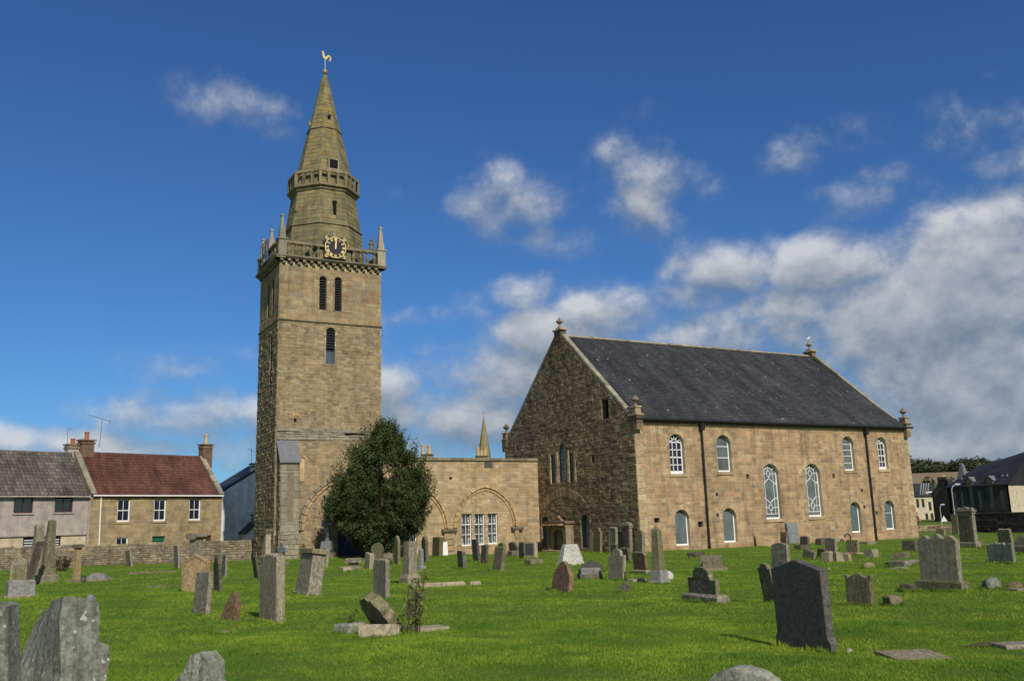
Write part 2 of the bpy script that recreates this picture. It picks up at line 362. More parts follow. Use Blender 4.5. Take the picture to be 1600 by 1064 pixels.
def mesh(name, vs, fs, mat, smooth=False):
    me = bpy.data.meshes.new(name); me.from_pydata([tuple(v) for v in vs], [], fs)
    me.materials.append(MATS[mat])
    if smooth: me.polygons.foreach_set('use_smooth', [True] * len(me.polygons))
    me.update()
    return me


def np_mesh(name, V, k, mat):
    """V: (n*k,3) vertices, each k of them one face"""
    n = len(V) // k; me = bpy.data.meshes.new(name)
    me.vertices.add(len(V)); me.vertices.foreach_set('co', V.astype(np.float32).ravel())
    me.loops.add(n * k); me.loops.foreach_set('vertex_index', np.arange(n * k, dtype=np.int32))
    me.polygons.add(n); me.polygons.foreach_set('loop_start', np.arange(0, n * k, k, dtype=np.int32))
    me.materials.append(MATS[mat]); me.update(calc_edges=True)
    return me


class MB:
    def __init__(s): s.v = []; s.f = []

    def add(s, vs, fs, M=None):
        b = len(s.v)
        s.v += [tuple(M @ Vector(v)) for v in vs] if M is not None else [tuple(v) for v in vs]
        s.f += [[b + i for i in f] for f in fs]
        return s

    def box(s, x0, x1, y0, y1, z0, z1, M=None, c=0.0):
        if c:
            return s.chbox(x0, x1, y0, y1, z0, z1, c, M)
        vs = [(x0, y0, z0), (x1, y0, z0), (x1, y1, z0), (x0, y1, z0), (x0, y0, z1), (x1, y0, z1), (x1, y1, z1), (x0, y1, z1)]
        return s.add(vs, [(3, 2, 1, 0), (4, 5, 6, 7), (0, 1, 5, 4), (1, 2, 6, 5), (2, 3, 7, 6), (3, 0, 4, 7)], M)

    def chbox(s, x0, x1, y0, y1, z0, z1, c, M=None):
        # box with the top edges chamfered
        vs = [(x0, y0, z0), (x1, y0, z0), (x1, y1, z0), (x0, y1, z0), (x0, y0, z1 - c), (x1, y0, z1 - c), (x1, y1, z1 - c), (x0, y1, z1 - c),
              (x0 + c, y0 + c, z1), (x1 - c, y0 + c, z1), (x1 - c, y1 - c, z1), (x0 + c, y1 - c, z1)]
        return s.add(vs, [(3, 2, 1, 0), (0, 1, 5, 4), (1, 2, 6, 5), (2, 3, 7, 6), (3, 0, 4, 7), (4, 5, 9, 8), (5, 6, 10, 9), (6, 7, 11, 10), (7, 4, 8, 11), (8, 9, 10, 11)], M)

    def prism(s, poly, y0, y1, M=None):
        """outline in x,z (counter-clockwise seen from -y), from y0 (front) to y1"""
        n = len(poly)
        vs = [(x, y0, z) for x, z in poly] + [(x, y1, z) for x, z in poly]
        fs = [list(range(n)), list(range(2 * n - 1, n - 1, -1))] + [(i, n + i, n + (i + 1) % n, (i + 1) % n) for i in range(n)]
        return s.add(vs, fs, M)

    def lathe(s, prof, n=10, M=None, ph=0.0):
        vs = []; fs = []
        for r, z in prof:
            for i in range(n):
                a = ph + 2 * math.pi * i / n; vs.append((r * math.cos(a), r * math.sin(a), z))
        for j in range(len(prof) - 1):
            for i in range(n):
                k = (i + 1) % n; fs.append((j * n + i, j * n + k, (j + 1) * n + k, (j + 1) * n + i))
        fs.append(list(range(n - 1, -1, -1))); m = (len(prof) - 1) * n; fs.append([m + i for i in range(n)])
        return s.add(vs, fs, M)

    def tube(s, p, q, r0, r1=None, n=8, M=None):
        p = Vector(p); q = Vector(q); d = q - p; r1 = r0 if r1 is None else r1
        m = T(*p) @ d.to_track_quat('Z', 'Y').to_matrix().to_4x4()
        return s.lathe([(r0, 0), (r1, d.length)], n, (M @ m) if M is not None else m)

    def build(s, name, mat, parent=None, M=I4, local=True, smooth=False):
        return link(name, mesh(name, s.v, s.f, mat, smooth), parent, M)


def roughen(me, amt, seed=0):
    rs = random.Random(seed)
    for v in me.vertices: v.co += Vector((rs.uniform(-amt, amt), rs.uniform(-amt, amt), rs.uniform(-amt, amt)))


# ------------------------------------------------------------------ ground
def gz(x, y):
    b = .26 * np.exp(-(((x - 16) / 5) ** 2 + ((y - 54.5) / 4) ** 2))
    d = -.12 * np.exp(-(((x - 29) / 4) ** 2 + ((y - 54) / 5) ** 2))
    e = np.clip((y - .35 * x - 64) / 4, 0, 1) * (1 / (1 + np.exp(np.clip((x - 16) * 1.5, -50, 50)))); e = e * e * (3 - 2 * e)
    return b + d - .5 * e + .03 * np.sin(x * .55 + 1) * np.sin(y * .47) + .02 * np.sin(x * 1.3 + y * .9) + .022 * np.sin(.9 * x + .5 * y + 1) + .016 * np.sin(2.1 * x - 1.2 * y)


def gh(x, y): return float(gz(np.float64(x), np.float64(y)))


def build_ground():
    xs = np.concatenate([[-3000, -1200, -500, -220, -120, -70], np.arange(-45, 95.1, 0.7), [120, 170, 260, 500, 1200, 3000]])
    ys = np.concatenate([[-3000, -1200, -500, -220, -100, -50, -20], np.arange(-5, 95.1, 0.7), [120, 170, 260, 500, 1200, 3000]])
    X, Y = np.meshgrid(xs, ys); far = (X < -45) | (X > 95) | (Y > 95) | (Y < -5)
    Z = np.where(far, np.where((X < 16) & (Y > 95), -0.5, 0.0), gz(X, Y))
    V = np.stack([X, Y, Z], -1).reshape(-1, 3); nx = len(xs); ny = len(ys)
    j, i = np.meshgrid(np.arange(ny - 1), np.arange(nx - 1), indexing='ij'); a = (j * nx + i).ravel()
    F = np.stack([a, a + 1, a + nx + 1, a + nx], -1)
    me = bpy.data.meshes.new('ground'); me.from_pydata(V.tolist(), [], F.tolist()); me.materials.append(MATS['turf'])
    me.polygons.foreach_set('use_smooth', [True] * len(me.polygons)); me.update()
    tag(link('ground', me), kind='structure')


build_ground()


def build_grass():
    rng = np.random.default_rng(5)
    V = []
    def sow(n, d0, d1, ln, wd, exc=0.0):
        r = np.sqrt(rng.uniform(d0 ** 2, d1 ** 2, n)); az = rng.uniform(R(-9), R(66), n)
        x = r * np.sin(az); y = r * np.cos(az)
        keep = ~((x > 31.8) & (y > 43.0)) & ~((x > 13.5) & (y > 54.4)) & (y - .35 * x < 65.5)
        x = x[keep]; y = y[keep]; n = len(x); z = gz(x, y)
        patch = .85 + .18 * np.sin(x * 1.7 + np.sin(y * 1.3)) * np.sin(y * 1.9 + 1.0) + .2 * np.sin(x * 4.3 + y * 3.1)
        L = ln * rng.uniform(0.5, 1.25, n) * patch; W = wd * rng.uniform(0.7, 1.3, n)
        th = rng.uniform(0, 2 * np.pi, n); lean = rng.normal(0, 0.55, (2, n))
        b = np.stack([x, y, z - 0.01], -1); u = np.stack([np.cos(th) * W / 2, np.sin(th) * W / 2, np.zeros(n)], -1)
        tip = b + np.stack([lean[0] * L, lean[1] * L, L], -1)
        V.append(np.stack([b - u, b + u, tip], 1).reshape(-1, 3))
    sow(450000, 7.0, 19.0, 0.048, 0.012)
    sow(340000, 19.0, 36.0, 0.048, 0.020)
    sow(170000, 36.0, 62.0, 0.050, 0.034)
    o = link('grass', np_mesh('grass', np.concatenate(V), 3, 'grass_blade'))
    tag(o, 'short mown green grass covering the whole churchyard', 'grass', kind='stuff')


build_grass()

# ------------------------------------------------------------------ masonry
UNITS = {}


def unit_stone(mat, k):
    key = (mat, k)
    if key not in UNITS:
        rs = random.Random(k * 7 + 1); a, b = 0.022, 0.05
        f = lambda: -1 + rs.uniform(-.28, .12)
        j = lambda: rs.uniform(-.02, .02)
        vs = [(-.5, 0, -.5), (.5, 0, -.5), (.5, 0, .5), (-.5, 0, .5), (-.5 + a + j(), f(), -.5 + b + j()), (.5 - a + j(), f(), -.5 + b + j()), (.5 - a + j(), f(), .5 - b + j()), (-.5 + a + j(), f(), .5 - b + j())]
        fs = [(4, 5, 6), (4, 6, 7), (0, 1, 5, 4), (1, 2, 6, 5), (2, 3, 7, 6), (3, 0, 4, 7)]
        UNITS[key] = mesh('stone', vs, fs, mat)
    return UNITS[key]


class Walls:
    """collects the stones of one building; the 300 largest in view become parts, the rest one part of kind stuff"""
    def __init__(s, root): s.root = root; s.st = []

    def stone(s, M, quad, proud, mat):
        (u0, za), (u1, zb), (u2, zc), (u3, zd) = quad
        ar = abs((u1 - u0) + (u2 - u3)) / 2 * abs((zc - zb) + (zd - za)) / 2
        c = M @ Vector(((u0 + u1 + u2 + u3) / 4, 0, (za + zb + zc + zd) / 4)); dv = c - Vector((0, 0, 2))
        nrm = (M.to_3x3() @ Vector((0, -1, 0))); vis = -nrm.dot(dv.normalized())
        s.st.append((ar * max(vis, 0.0) / dv.length_squared, M, quad, proud, mat))

    def fill(s, M, bounds, z0, z1, opens=(), ch=(.2, .34), ln=(.35, .8), gap=.014, mat='front_ashlar', proud=(.012, .022), jit=0.0, seed=1):
        rs = random.Random(seed); z = z0; hs = []
        while z < z1 - 1e-6:
            h = rs.uniform(*ch)
            if z1 - (z + h) < ch[0] * .7: h = z1 - z
            hs.append((z, z + h)); z += h
        for za, zb in hs:
            la, ra = bounds(za); lb, rb = bounds(zb)
            u = min(la, lb) - rs.uniform(0, ln[0]); umax = max(ra, rb)
            while u < umax:
                L = rs.uniform(*ln) * (1.0 if rs.random() > .15 else 1.3); ue = u + L
                near = [o for o in opens if o[2] - .06 < ue and o[3] + .06 > u and o[0] < zb and o[1] > za]
                cuts = [za] + sorted({c for o in near for c in (o[0], o[1]) if za + .03 < c < zb - .03}) + [zb]
                for p, q in zip(cuts[:-1], cuts[1:]):
                    f0 = (p - za) / (zb - za); f1 = (q - za) / (zb - za)
                    L0 = la + (lb - la) * f0; L1 = la + (lb - la) * f1; R0 = ra + (rb - ra) * f0; R1 = ra + (rb - ra) * f1
                    segs = [[max(u, L0), min(ue, R0), max(u, L1), min(ue, R1)]]
                    for o in near:
                        if not (o[0] < (p + q) / 2 < o[1]): continue
                        ob = o[4](p + .002); ot = o[4](q - .002); new = []
                        for a0, b0, a1, b1 in segs:
                            if b0 <= ob[0] and b1 <= ot[0] or a0 >= ob[1] and a1 >= ot[1]:
                                new.append([a0, b0, a1, b1]); continue
                            new.append([a0, min(b0, ob[0]), a1, min(b1, ot[0])]); new.append([max(a0, ob[1]), b0, max(a1, ot[1]), b1])
                        segs = new
                    for a0, b0, a1, b1 in segs:
                        if (b0 - a0 + b1 - a1) / 2 < .06: continue
                        b0 = max(b0, a0 + .012); b1 = max(b1, a1 + .012); g_ = gap / 2; j = lambda: rs.uniform(-jit, jit)
                        s.stone(M, ((a0 + g_ + j(), p + g_ + j()), (b0 - g_ + j(), p + g_ + j()), (b1 - g_ + j(), q - g_ + j()), (a1 + g_ + j(), q - g_ + j())), rs.uniform(*proud), mat)
                u = ue

    def arc(s, M, cu, cz, r0, r1, a0, a1, n, proud, mat, gap=.006):
        """voussoirs from angle a0 to a1 (degrees, 0 = +u)"""
        for i in range(n):
            p = R(a0 + (a1 - a0) * i / n); q = R(a0 + (a1 - a0) * (i + 1) / n)
            if a1 < a0: p, q = q, p
            d = gap / 2 / r1; p += d; q -= d
            P = lambda r, a: (cu + r * math.cos(a), cz + r * math.sin(a))
            s.stone(M, (P(r0, q), P(r0, p), P(r1, p), P(r1, q)), proud, mat)

    def finish(s, limit=300):
        s.st.sort(key=lambda t: -t[0]); rest = {}
        for i, (ar, M, quad, proud, mat) in enumerate(s.st):
            us = [q[0] for q in quad]; zs = [q[1] for q in quad]; rs = random.Random(i)
            rect = abs(us[0] - us[3]) < .004 and abs(us[1] - us[2]) < .004 and abs(zs[0] - zs[1]) < .004 and abs(zs[2] - zs[3]) < .004
            if i < limit and rect:
                link('stone', unit_stone(mat, i % 6), s.root, M @ T((us[0] + us[1]) / 2, 0, (zs[0] + zs[2]) / 2) @ S3(us[1] - us[0], proud, zs[2] - zs[0])); continue
            cu = sum(us) / 4; cz = sum(zs) / 4; w = (abs(us[1] - us[0]) + abs(us[2] - us[3])) / 2; h = (abs(zs[3] - zs[0]) + abs(zs[2] - zs[1])) / 2
            ins = min(.011, w * .07, h * .07); f = 1 - 2 * ins / max(w, .01); k = 1 - 2 * ins / max(h, .01)
            vs = [(a, 0, b) for a, b in quad] + [(cu + (a - cu) * f, -proud * (1 + rs.uniform(-.28, .12)), cz + (b - cz) * k) for a, b in quad]
            fs = [(4, 5, 6), (4, 6, 7), (0, 1, 5, 4), (1, 2, 6, 5), (2, 3, 7, 6), (3, 0, 4, 7)]
            if i < limit: link('stone', mesh('stone', vs, fs, mat), s.root, M)
            else: rest.setdefault(mat, MB()).add(vs, fs, M)
        inv = WM[s.root].inverted()
        for mat, mb in rest.items():
            mb.v = [tuple(inv @ Vector(v)) for v in mb.v]
            o = mb.build('stonework', mat, s.root, WM[s.root]); o['kind'] = 'stuff'


def shape(kind, w, h, n=10):
    """outline (u,z) of an opening, bottom centre at 0,0, anticlockwise seen from outside"""
    a = w / 2
    if kind == 'rect': return [(-a, 0), (a, 0), (a, h), (-a, h)]
    if kind == 'round':
        zs = h - a; return [(-a, 0), (a, 0)] + [(a * math.cos(math.pi * i / n), zs + a * math.sin(math.pi * i / n)) for i in range(n + 1)]
    if kind == 'lancet':
        zs = h - 1.55 * a; rise = 1.55 * a; Rr = (a * a + rise * rise) / (2 * a); pts = [(-a, 0), (a, 0)]
        t1 = math.atan2(rise, Rr - a); m = n // 2
        for i in range(m + 1):
            th = t1 * i / m; pts.append((a - Rr + Rr * math.cos(th), zs + Rr * math.sin(th)))
        for i in range(m - 1, -1, -1):
            th = t1 * i / m; pts.append((-(a - Rr + Rr * math.cos(th)), zs + Rr * math.sin(th)))
        return pts


def hole_fn(kind, cu, z0, w, h, grow=0.0):
    a = w / 2
    def f(z):
        if kind == 'rect': b = a
        elif kind == 'round':
            zs = z0 + h - a; r = a + grow
            if z <= zs: b = a
            else: b = max(0.0, math.sqrt(max(0, r * r - (z - zs) ** 2)))
        else:
            rise = 1.55 * a; zs = z0 + h - rise; Rr = (a * a + rise * rise) / (2 * a)
            if z <= zs: b = a
            else: b = max(0.0, a - Rr + math.sqrt(max(0, (Rr + grow) ** 2 - (z - zs) ** 2)))
        return (cu - b, cu + b)
    return (z0, z0 + h + grow, cu - a - grow, cu + a + grow, f)


def wall_panel(root, M, outline, holes, depth, mat, name='wall'):
    bm = bmesh.new(); edges = []
    def loop(pts):
        vs = [bm.verts.new((u, 0, z)) for u, z in pts]
        for i in range(len(vs)): edges.append(bm.edges.new((vs[i], vs[(i + 1) % len(vs)])))
        return vs
    loop(outline); hl = [loop(h) for h in holes]
    bmesh.ops.triangle_fill(bm, use_beauty=True, use_dissolve=False, edges=edges, normal=(0, -1, 0))
    for vs in hl:
        back = [bm.verts.new((v.co.x, depth, v.co.z)) for v in vs]; n = len(vs)
        for i in range(n): bm.faces.new((vs[i], vs[(i + 1) % n], back[(i + 1) % n], back[i]))
    for f in bm.faces:
        if abs(f.normal.y) > .9 and f.normal.y > 0: f.normal_flip()
    me = bpy.data.meshes.new(name); bm.to_mesh(me); bm.free(); me.materials.append(MATS[mat])
    return link(name, me, root, M)


def ring_mesh(name, o, i_, y0, y1, mat):
    n = len(o); vs = [(u, y0, z) for u, z in o] + [(u, y0, z) for u, z in i_] + [(u, y1, z) for u, z in i_]; fs = []
    for k in range(n):
        q = (k + 1) % n; fs += [(k, q, n + q, n + k), (n + k, n + q, 2 * n + q, 2 * n + k)]
    return mesh(name, vs, fs, mat)


def bar(mb, p, q, w, y0, y1):
    p = Vector((p[0], 0, p[1])); q = Vector((q[0], 0, q[1])); d = (q - p); L = d.length
    if L < 1e-4: return
    x = d / L; nrm = Vector((-x.z, 0, x.x)) * (w / 2); a, b, c, e = p - nrm, q - nrm, q + nrm, p + nrm
    vs = [(v.x, y, v.z) for y in (y0, y1) for v in (a, b, c, e)]
    mb.add(vs, [(0, 1, 2, 3), (0, 4, 5, 1), (1, 5, 6, 2), (2, 6, 7, 3), (3, 7, 4, 0)])


def window(root, M, cu, z0, kind, w, h, depth, style, glz='dark_glazing', frame='white_paint', fw=.06, sill=None, label=None):
    Mw = M @ T(cu, depth, z0)
    o = shape(kind, w, h); a = w - 2 * fw; hh = h - (2 * fw if kind == 'rect' else fw) - fw * .3
    i_ = [(u, z + fw * 1.3) for u, z in shape(kind, a, hh)]
    win = link('window', ring_mesh('window', o, i_, -.05, .0, frame), root, Mw)
    if label: win['label'] = label
    link('pane', mesh('pane', [(u, -.002, z) for u, z in i_], [list(range(len(i_)))], glz), win, Mw)
    mb = MB(); zb = fw * 1.3; zt = zb + hh; cw = .03; al = a / 2; B = lambda p, q, ww=cw: bar(mb, p, q, ww, -.04, -.004)
    if style == 'fan':            # 3 x 4 sash panes under a fanlight
        zs = zt - al; 
        for k in range(1, 4): B((-al, zb + (zs - zb) * k / 4), (al, zb + (zs - zb) * k / 4), .07 if k == 2 else .045)
        B((-al, zs), (al, zs), .06)
        for k in (-1, 1): B((k * al / 3, zb), (k * al / 3, zs), .045)
        for k in range(5):
            th = math.pi * (k + .5) / 5; B((al * .38 * math.cos(th), zs + al * .38 * math.sin(th)), (al * math.cos(th), zs + al * math.sin(th)), .04)
        pr = None
        for k in range(9):
            th = math.pi * k / 8; q = (al * .38 * math.cos(th), zs + al * .38 * math.sin(th))
            if pr: B(pr, q, .04)
            pr = q
        B((-al, zb + .04), (al, zb + .04), .1)
    elif style == 'sash22':
        zm = zb + hh * .5; B((-al, zm), (al, zm), .06); B((0, zb), (0, zt), .03)
    elif style == 'sash23':
        B((0, zb), (0, zt), .03)
        for k in (1, 2): B((-al, zb + hh * k / 3), (al, zb + hh * k / 3), .05 if k == 2 else .03)
    elif style == 'bars3':
        for k in (.36, .68): B((-al, zb + hh * k), (al, zb + hh * k), .045)
    elif style == 'bars5':
        for k in (.18, .4, .58, .76): B((-al, zb + hh * k), (al, zb + hh * k), .035)
    elif style == 'bar1':
        B((-al, zb + hh * .55), (al, zb + hh * .55), .03)
    elif style == 'casement':
        B((0, zb), (0, zt), .07)
    elif style == 'leaded':
        for k in range(1, 9): B((-al, zb + hh * k / 9), (al, zb + hh * k / 9), .014)
        for k in (-.33, .33): B((k * al * 2 * .5, zb), (k * al * 2 * .5, zt - al * .5), .014)
    elif style == 'tracery':      # border strip, two lozenges with circles, as in the tall windows
        s_ = al * .62; zs = zt - al; ww = .036
        B((-s_, zb + .22), (-s_, zs)); B((s_, zb + .22), (s_, zs)); B((-al, zb + .22), (al, zb + .22), ww)
        for k in (.0, 1.0):
            pass
        for f in (.36, .62): B((s_, zb + hh * f), (al, zb + hh * f), ww); B((-al, zb + hh * f), (-s_, zb + hh * f), ww)
        def circ(cz, r):
            for k in range(10):
                A = 2 * math.pi * k / 10; C_ = 2 * math.pi * (k + 1) / 10
                B((r * .8 * math.cos(A), cz + r * math.sin(A)), (r * .8 * math.cos(C_), cz + r * math.sin(C_)), ww)
        r = .19
        c1 = zb + .62; circ(c1, r); B((-al, c1), (-r * .8, c1), ww); B((r * .8, c1), (al, c1), ww); B((0, zb + .22), (0, c1 - r), ww)
        B((0, c1 + r), (0, c1 + r + .1), ww); B((0, c1 + r + .1), (-s_, c1 + r + .38), ww); B((0, c1 + r + .1), (s_, c1 + r + .38), ww); B((-al, c1 + r + .38), (-s_, c1 + r + .38), ww); B((s_, c1 + r + .38), (al, c1 + r + .38), ww)
        c2 = zs - .02; circ(c2, r); B((-al, c2), (-r * .8, c2), ww); B((r * .8, c2), (al, c2), ww); B((0, c2 + r), (0, zt), ww)
        B((0, c2 - r), (0, c2 - r - .1), ww); B((0, c2 - r - .1), (-s_, c2 - r - .38), ww); B((0, c2 - r - .1), (s_, c2 - r - .38), ww); B((-al, c2 - r - .38), (-s_, c2 - r - .38), ww); B((s_, c2 - r - .38), (al, c2 - r - .38), ww)
        pr = None
        for k in range(11):
            th = math.pi * k / 10; q = (s_ * math.cos(th), zs + s_ * math.sin(th))
            if pr: B(pr, q, ww)
            pr = q
        for th in (R(35), R(145)): B((s_ * math.cos(th), zs + s_ * math.sin(th)), (al * math.cos(th), zs + al * math.sin(th)), ww)
    if mb.v: mb.build('glazing_bars', frame, win, Mw)
    if sill:
        MB().box(-w / 2 - .06, w / 2 + .06, -depth - sill, 0, -.14, -.005).build('sill', 'dressed_stone', win, Mw)
    return win


# ------------------------------------------------------------------ the church
CX, CY, CL, CW, EZ, RZ_ = 32.12, 43.41, 24.2, 16.23, 7.42, 14.45
church = thing('church', 'long sandstone church with dark slate roof and tall arched windows', 'church', T(CX + CL / 2, CY + CW / 2, 0))
MF = T(CX, CY, 0); MG = T(CX, CY + CW, 0) @ RZ(-90)
FW = [('fan', 3.10, 4.50, 1.12, 2.40, 'dark_glazing'), ('bars3', 6.83, 4.62, 1.14, 2.28, 'grey_glazing'), ('plain', 3.15, .27, 1.08, 2.10, 'grey_glazing'), ('plain', 6.87, .32, 1.10, 2.06, 'grey_glazing'),
      ('tracery', 10.62, 1.64, 1.36, 3.48, 'grey_glazing'), ('tracery', 14.36, 1.70, 1.36, 3.44, 'grey_glazing'), ('bars5', 18.0, 4.70, 1.08, 2.32, 'grey_glazing'), ('plain', 18.07, .55, 1.02, 2.02, 'green_glazing'),
      ('fan', 21.38, 4.78, .98, 2.24, 'dark_glazing'), ('bar1', 21.48, .65, 1.0, 1.97, 'green_glazing')]
HOLES = [(1.28, 1.65, .42, .28), (4.56, 1.31, .42, .32), (8.65, 4.17, .25, .29), (16.33, 4.16, .25, .30), (20.16, 1.66, .23, .27)]


def build_church():
    W = Walls(church)
    opens = []; holes = []
    for st, cu, z0, w, h, gl in FW:
        opens.append(hole_fn('round', cu, z0, w, h, .30)); holes.append([(cu + u, z0 + z) for u, z in shape('round', w, h)])
        a = w / 2; W.arc(MF, cu, z0 + h - a, a + .003, a + .295, 180, 0, 9, .02, 'dressed_stone')
    for cu, z0, w, h in HOLES:
        opens.append(hole_fn('rect', cu, z0, w, h)); holes.append([(cu + u, z0 + z) for u, z in shape('rect', w, h)])
    wall_panel(church, MF, [(0, -.6), (CL, -.6), (CL, EZ), (0, EZ)], holes, .34, 'mortar')
    # quoins at both ends, then the coursed face between
    rs = random.Random(3)
    zq = -.3
    qz = []
    while zq < EZ - .1:
        h = min(.36, EZ - .02 - zq); qz.append((zq, zq + h, .62 if len(qz) % 2 else .42)); zq += h
    for za, zb, wq in qz:
        W.stone(MF, ((.0, za), (wq - .01, za), (wq - .01, zb - .012), (.0, zb - .012)), .024, 'dressed_stone')
        W.stone(MF, ((CL - wq + .01, za), (CL, za), (CL, zb - .012), (CL - wq + .01, zb - .012)), .024, 'dressed_stone')
    def qf(side):
        def f(z):
            for za, zb, wq in qz:
                if za <= z < zb: return (-1, wq) if side == 0 else (CL - wq, CL + 1)
            return (-1, .4) if side == 0 else (CL - .4, CL + 1)
        return f
    opens += [(-.3, EZ, -1, .64, qf(0)), (-.3, EZ, CL - .64, CL + 1, qf(1))]
    W.fill(MF, lambda z: (.0, CL), -.3, EZ - .02, opens, (.17, .27), (.26, .66), .013, 'front_ashlar', (.006, .015), .002, 2)
    for st, cu, z0, w, h, gl in FW:
        window(church, MF, cu, z0, 'round', w - .01, h - .005, .26, st, gl, fw=.07, sill=None)
        if z0 > 1: W.stone(MF, ((cu - w / 2 - .12, z0 - .2), (cu + w / 2 + .12, z0 - .2), (cu + w / 2 + .12, z0 - .005), (cu - w / 2 - .12, z0 - .005)), .07, 'dressed_stone')
    for cu, z0, w, h in HOLES:
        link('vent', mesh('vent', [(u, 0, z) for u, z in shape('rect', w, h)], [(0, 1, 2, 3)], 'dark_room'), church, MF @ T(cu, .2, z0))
    # wall ties: iron pattress plates in pairs, each on its stain
    for cu, z in ((5.97, 3.25), (5.92, 2.0), (18.9, 3.37), (18.96, 2.24)):
        MB().lathe([(.0, 0), (.10, 0), (.10, .03), (.03, .06), (.0, .06)], 10).build('pattress_plate', 'black_iron', church, MF @ T(cu, -.02, z) @ RX(90))
    # west gable
    GW = CW; half = GW / 2; slope = (RZ_ - EZ) / half
    gb = lambda z: (0.0, GW) if z <= EZ else ((z - EZ) / slope, GW - (z - EZ) / slope)
    U = lambda s: GW - s
    gop = [('lancet', U(8.13), 4.44, 1.05, 2.55, .02), ('rect', U(9.38), 4.44, .58, 1.85, 0), ('rect', U(7.03), 4.42, .56, 1.80, 0), ('rect', U(2.9), 8.06, .74, 1.20, 0), ('rect', U(4.5), 5.52, .33, .36, 0),
           ('round', U(10.68), .17, 1.02, 2.06, .02), ('round', U(5.76), .19, 1.0, 2.07, .02)]
    holes = [[(cu + u, z0 + z) for u, z in shape(k, w, h)] for k, cu, z0, w, h, g_ in gop]
    wall_panel(church, MG, [(0, -.6), (GW, -.6), (GW, EZ), (GW / 2, RZ_), (0, EZ)], holes, .4, 'dark_mortar')
    for k, cu, z0, w, h, g_ in gop:
        if k == 'round': W.arc(MG, cu, z0 + h - w / 2, w / 2 + .005, w / 2 + .24, 180, 0, 9, .04, 'gable_rubble')
    # jambs of the three-light window in paler dressed stone
    dw = [hole_fn(k, cu, z0, w, h, .24 if k == 'round' else .1) for k, cu, z0, w, h, g_ in gop]
    W.fill(MG, gb, -.3, RZ_ - .05, dw, (.13, .24), (.20, .54), .016, 'gable_rubble', (.012, .04), .010, 5)
    for cu, w, z0, z1 in ((U(8.87), .19, 4.40, 6.5), (U(7.45), .19, 4.40, 6.5), (U(9.78), .16, 4.40, 6.4), (U(6.64), .16, 4.40, 6.35)):
        for k in range(4):
            za = z0 + (z1 - z0) * k / 4; zb = z0 + (z1 - z0) * (k + 1) / 4 - .012
            W.stone(MG, ((cu - w / 2 - .03, za), (cu + w / 2 + .03, za), (cu + w / 2 + .03, zb), (cu - w / 2 - .03, zb)), .06, 'orange_moulding')
    # blocked arch seen in the masonry
    W.arc(MG, U(8.3), -.26, 3.75, 4.28, 132, 48, 25, .055, 'gable_rubble')
    window(church, MG, U(8.13), 4.44, 'lancet', 1.04, 2.54, .16, 'leaded', 'pale_glazing', 'lead', .05)
    window(church, MG, U(9.38), 4.44, 'rect', .57, 1.84, .16, 'leaded', 'pale_glazing', 'lead', .04)
    window(church, MG, U(7.03), 4.42, 'rect', .55, 1.79, .16, 'leaded', 'pale_glazing', 'lead', .04)
    window(church, MG, U(10.68), .17, 'round', 1.01, 2.05, .22, 'bar1', 'blue_glazing', 'lead', .05)
    window(church, MG, U(5.76), .19, 'round', .99, 2.06, .22, 'plain', 'blue_glazing', 'lead', .05)
    for cu, z0, w, h in ((U(2.9), 8.06, .74, 1.2), (U(4.5), 5.52, .33, .36)):
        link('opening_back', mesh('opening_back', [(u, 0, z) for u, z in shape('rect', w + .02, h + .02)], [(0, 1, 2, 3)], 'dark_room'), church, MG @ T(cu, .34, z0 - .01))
    # far walls
    bk = MB(); bk.box(0, CL, CW - .3, CW, -.6, EZ); bk.build('wall', 'dark_mortar', church, MF)
    MB().prism([(0, -.6), (GW, -.6), (GW, EZ), (half, RZ_), (0, EZ)], 0, .3).build('wall', 'dark_mortar', church, T(CX + CL - .3, CY + CW, 0) @ RZ(-90))
    # roof: slates in courses on both slopes
    ey = -.34; ez = EZ + .30; ry = half; rz = RZ_ - .08
    ang = math.degrees(math.atan2(rz - ez, ry - ey)); SL = math.hypot(rz - ez, ry - ey)
    def slope_roof(M, u0, u1, name):
        rs = random.Random(9); mb = MB(); rows = 56
        for r in range(rows):
            y0 = SL * r / rows; y1 = y0 + SL / rows * 1.25; u = u0 - (.15 if r % 2 else 0)
            while u < u1:
                w = rs.uniform(.26, .36); a = max(u, u0); b = min(u + w - .012, u1); u += w
                if b - a < .05: continue
                t = rs.uniform(.028, .042); t2 = t + rs.uniform(-.005, .005); k = rs.uniform(0, .014)
                mb.add([(a, y0 + k, t), (b, y0 + k, t2), (b, min(y1, SL), .008), (a, min(y1, SL), .008), (a, y0 + k, 0), (b, y0 + k, 0)], [(0, 1, 2, 3), (4, 5, 1, 0)])
        o = mb.build('slates', 'church_slate', church, M); o['kind'] = 'stuff'
    MR = MF @ T(0, ey, ez) @ RX(ang); slope_roof(MR, .42, CL - .42, 'slates')
    MB().box(.35, CL - .35, 0, SL, -.12, -.005).build('roof', 'dark_slate', church, MR)
    MR2 = T(CX + CL, CY + CW, 0) @ RZ(180) @ T(0, ey, ez) @ RX(ang); slope_roof(MR2, .42, CL - .42, 'slates')
    MB().box(.35, CL - .35, 0, SL, -.12, -.005).build('roof', 'dark_slate', church, MR2)
    for k in range(34):
        a = .45 + (CL - .9) * k / 34; b = .45 + (CL - .9) * (k + 1) / 34 - .012
        MB().prism([(-.20, -.12), (.20, -.12), (.20, -.06), (.03, .055), (-.03, .055), (-.20, -.06)], 0, b - a).build('ridge_tile', 'grey_dressed', church, MF @ T(a, half, rz + .06) @ RZ(90) @ T(0, -(b - a), 0))
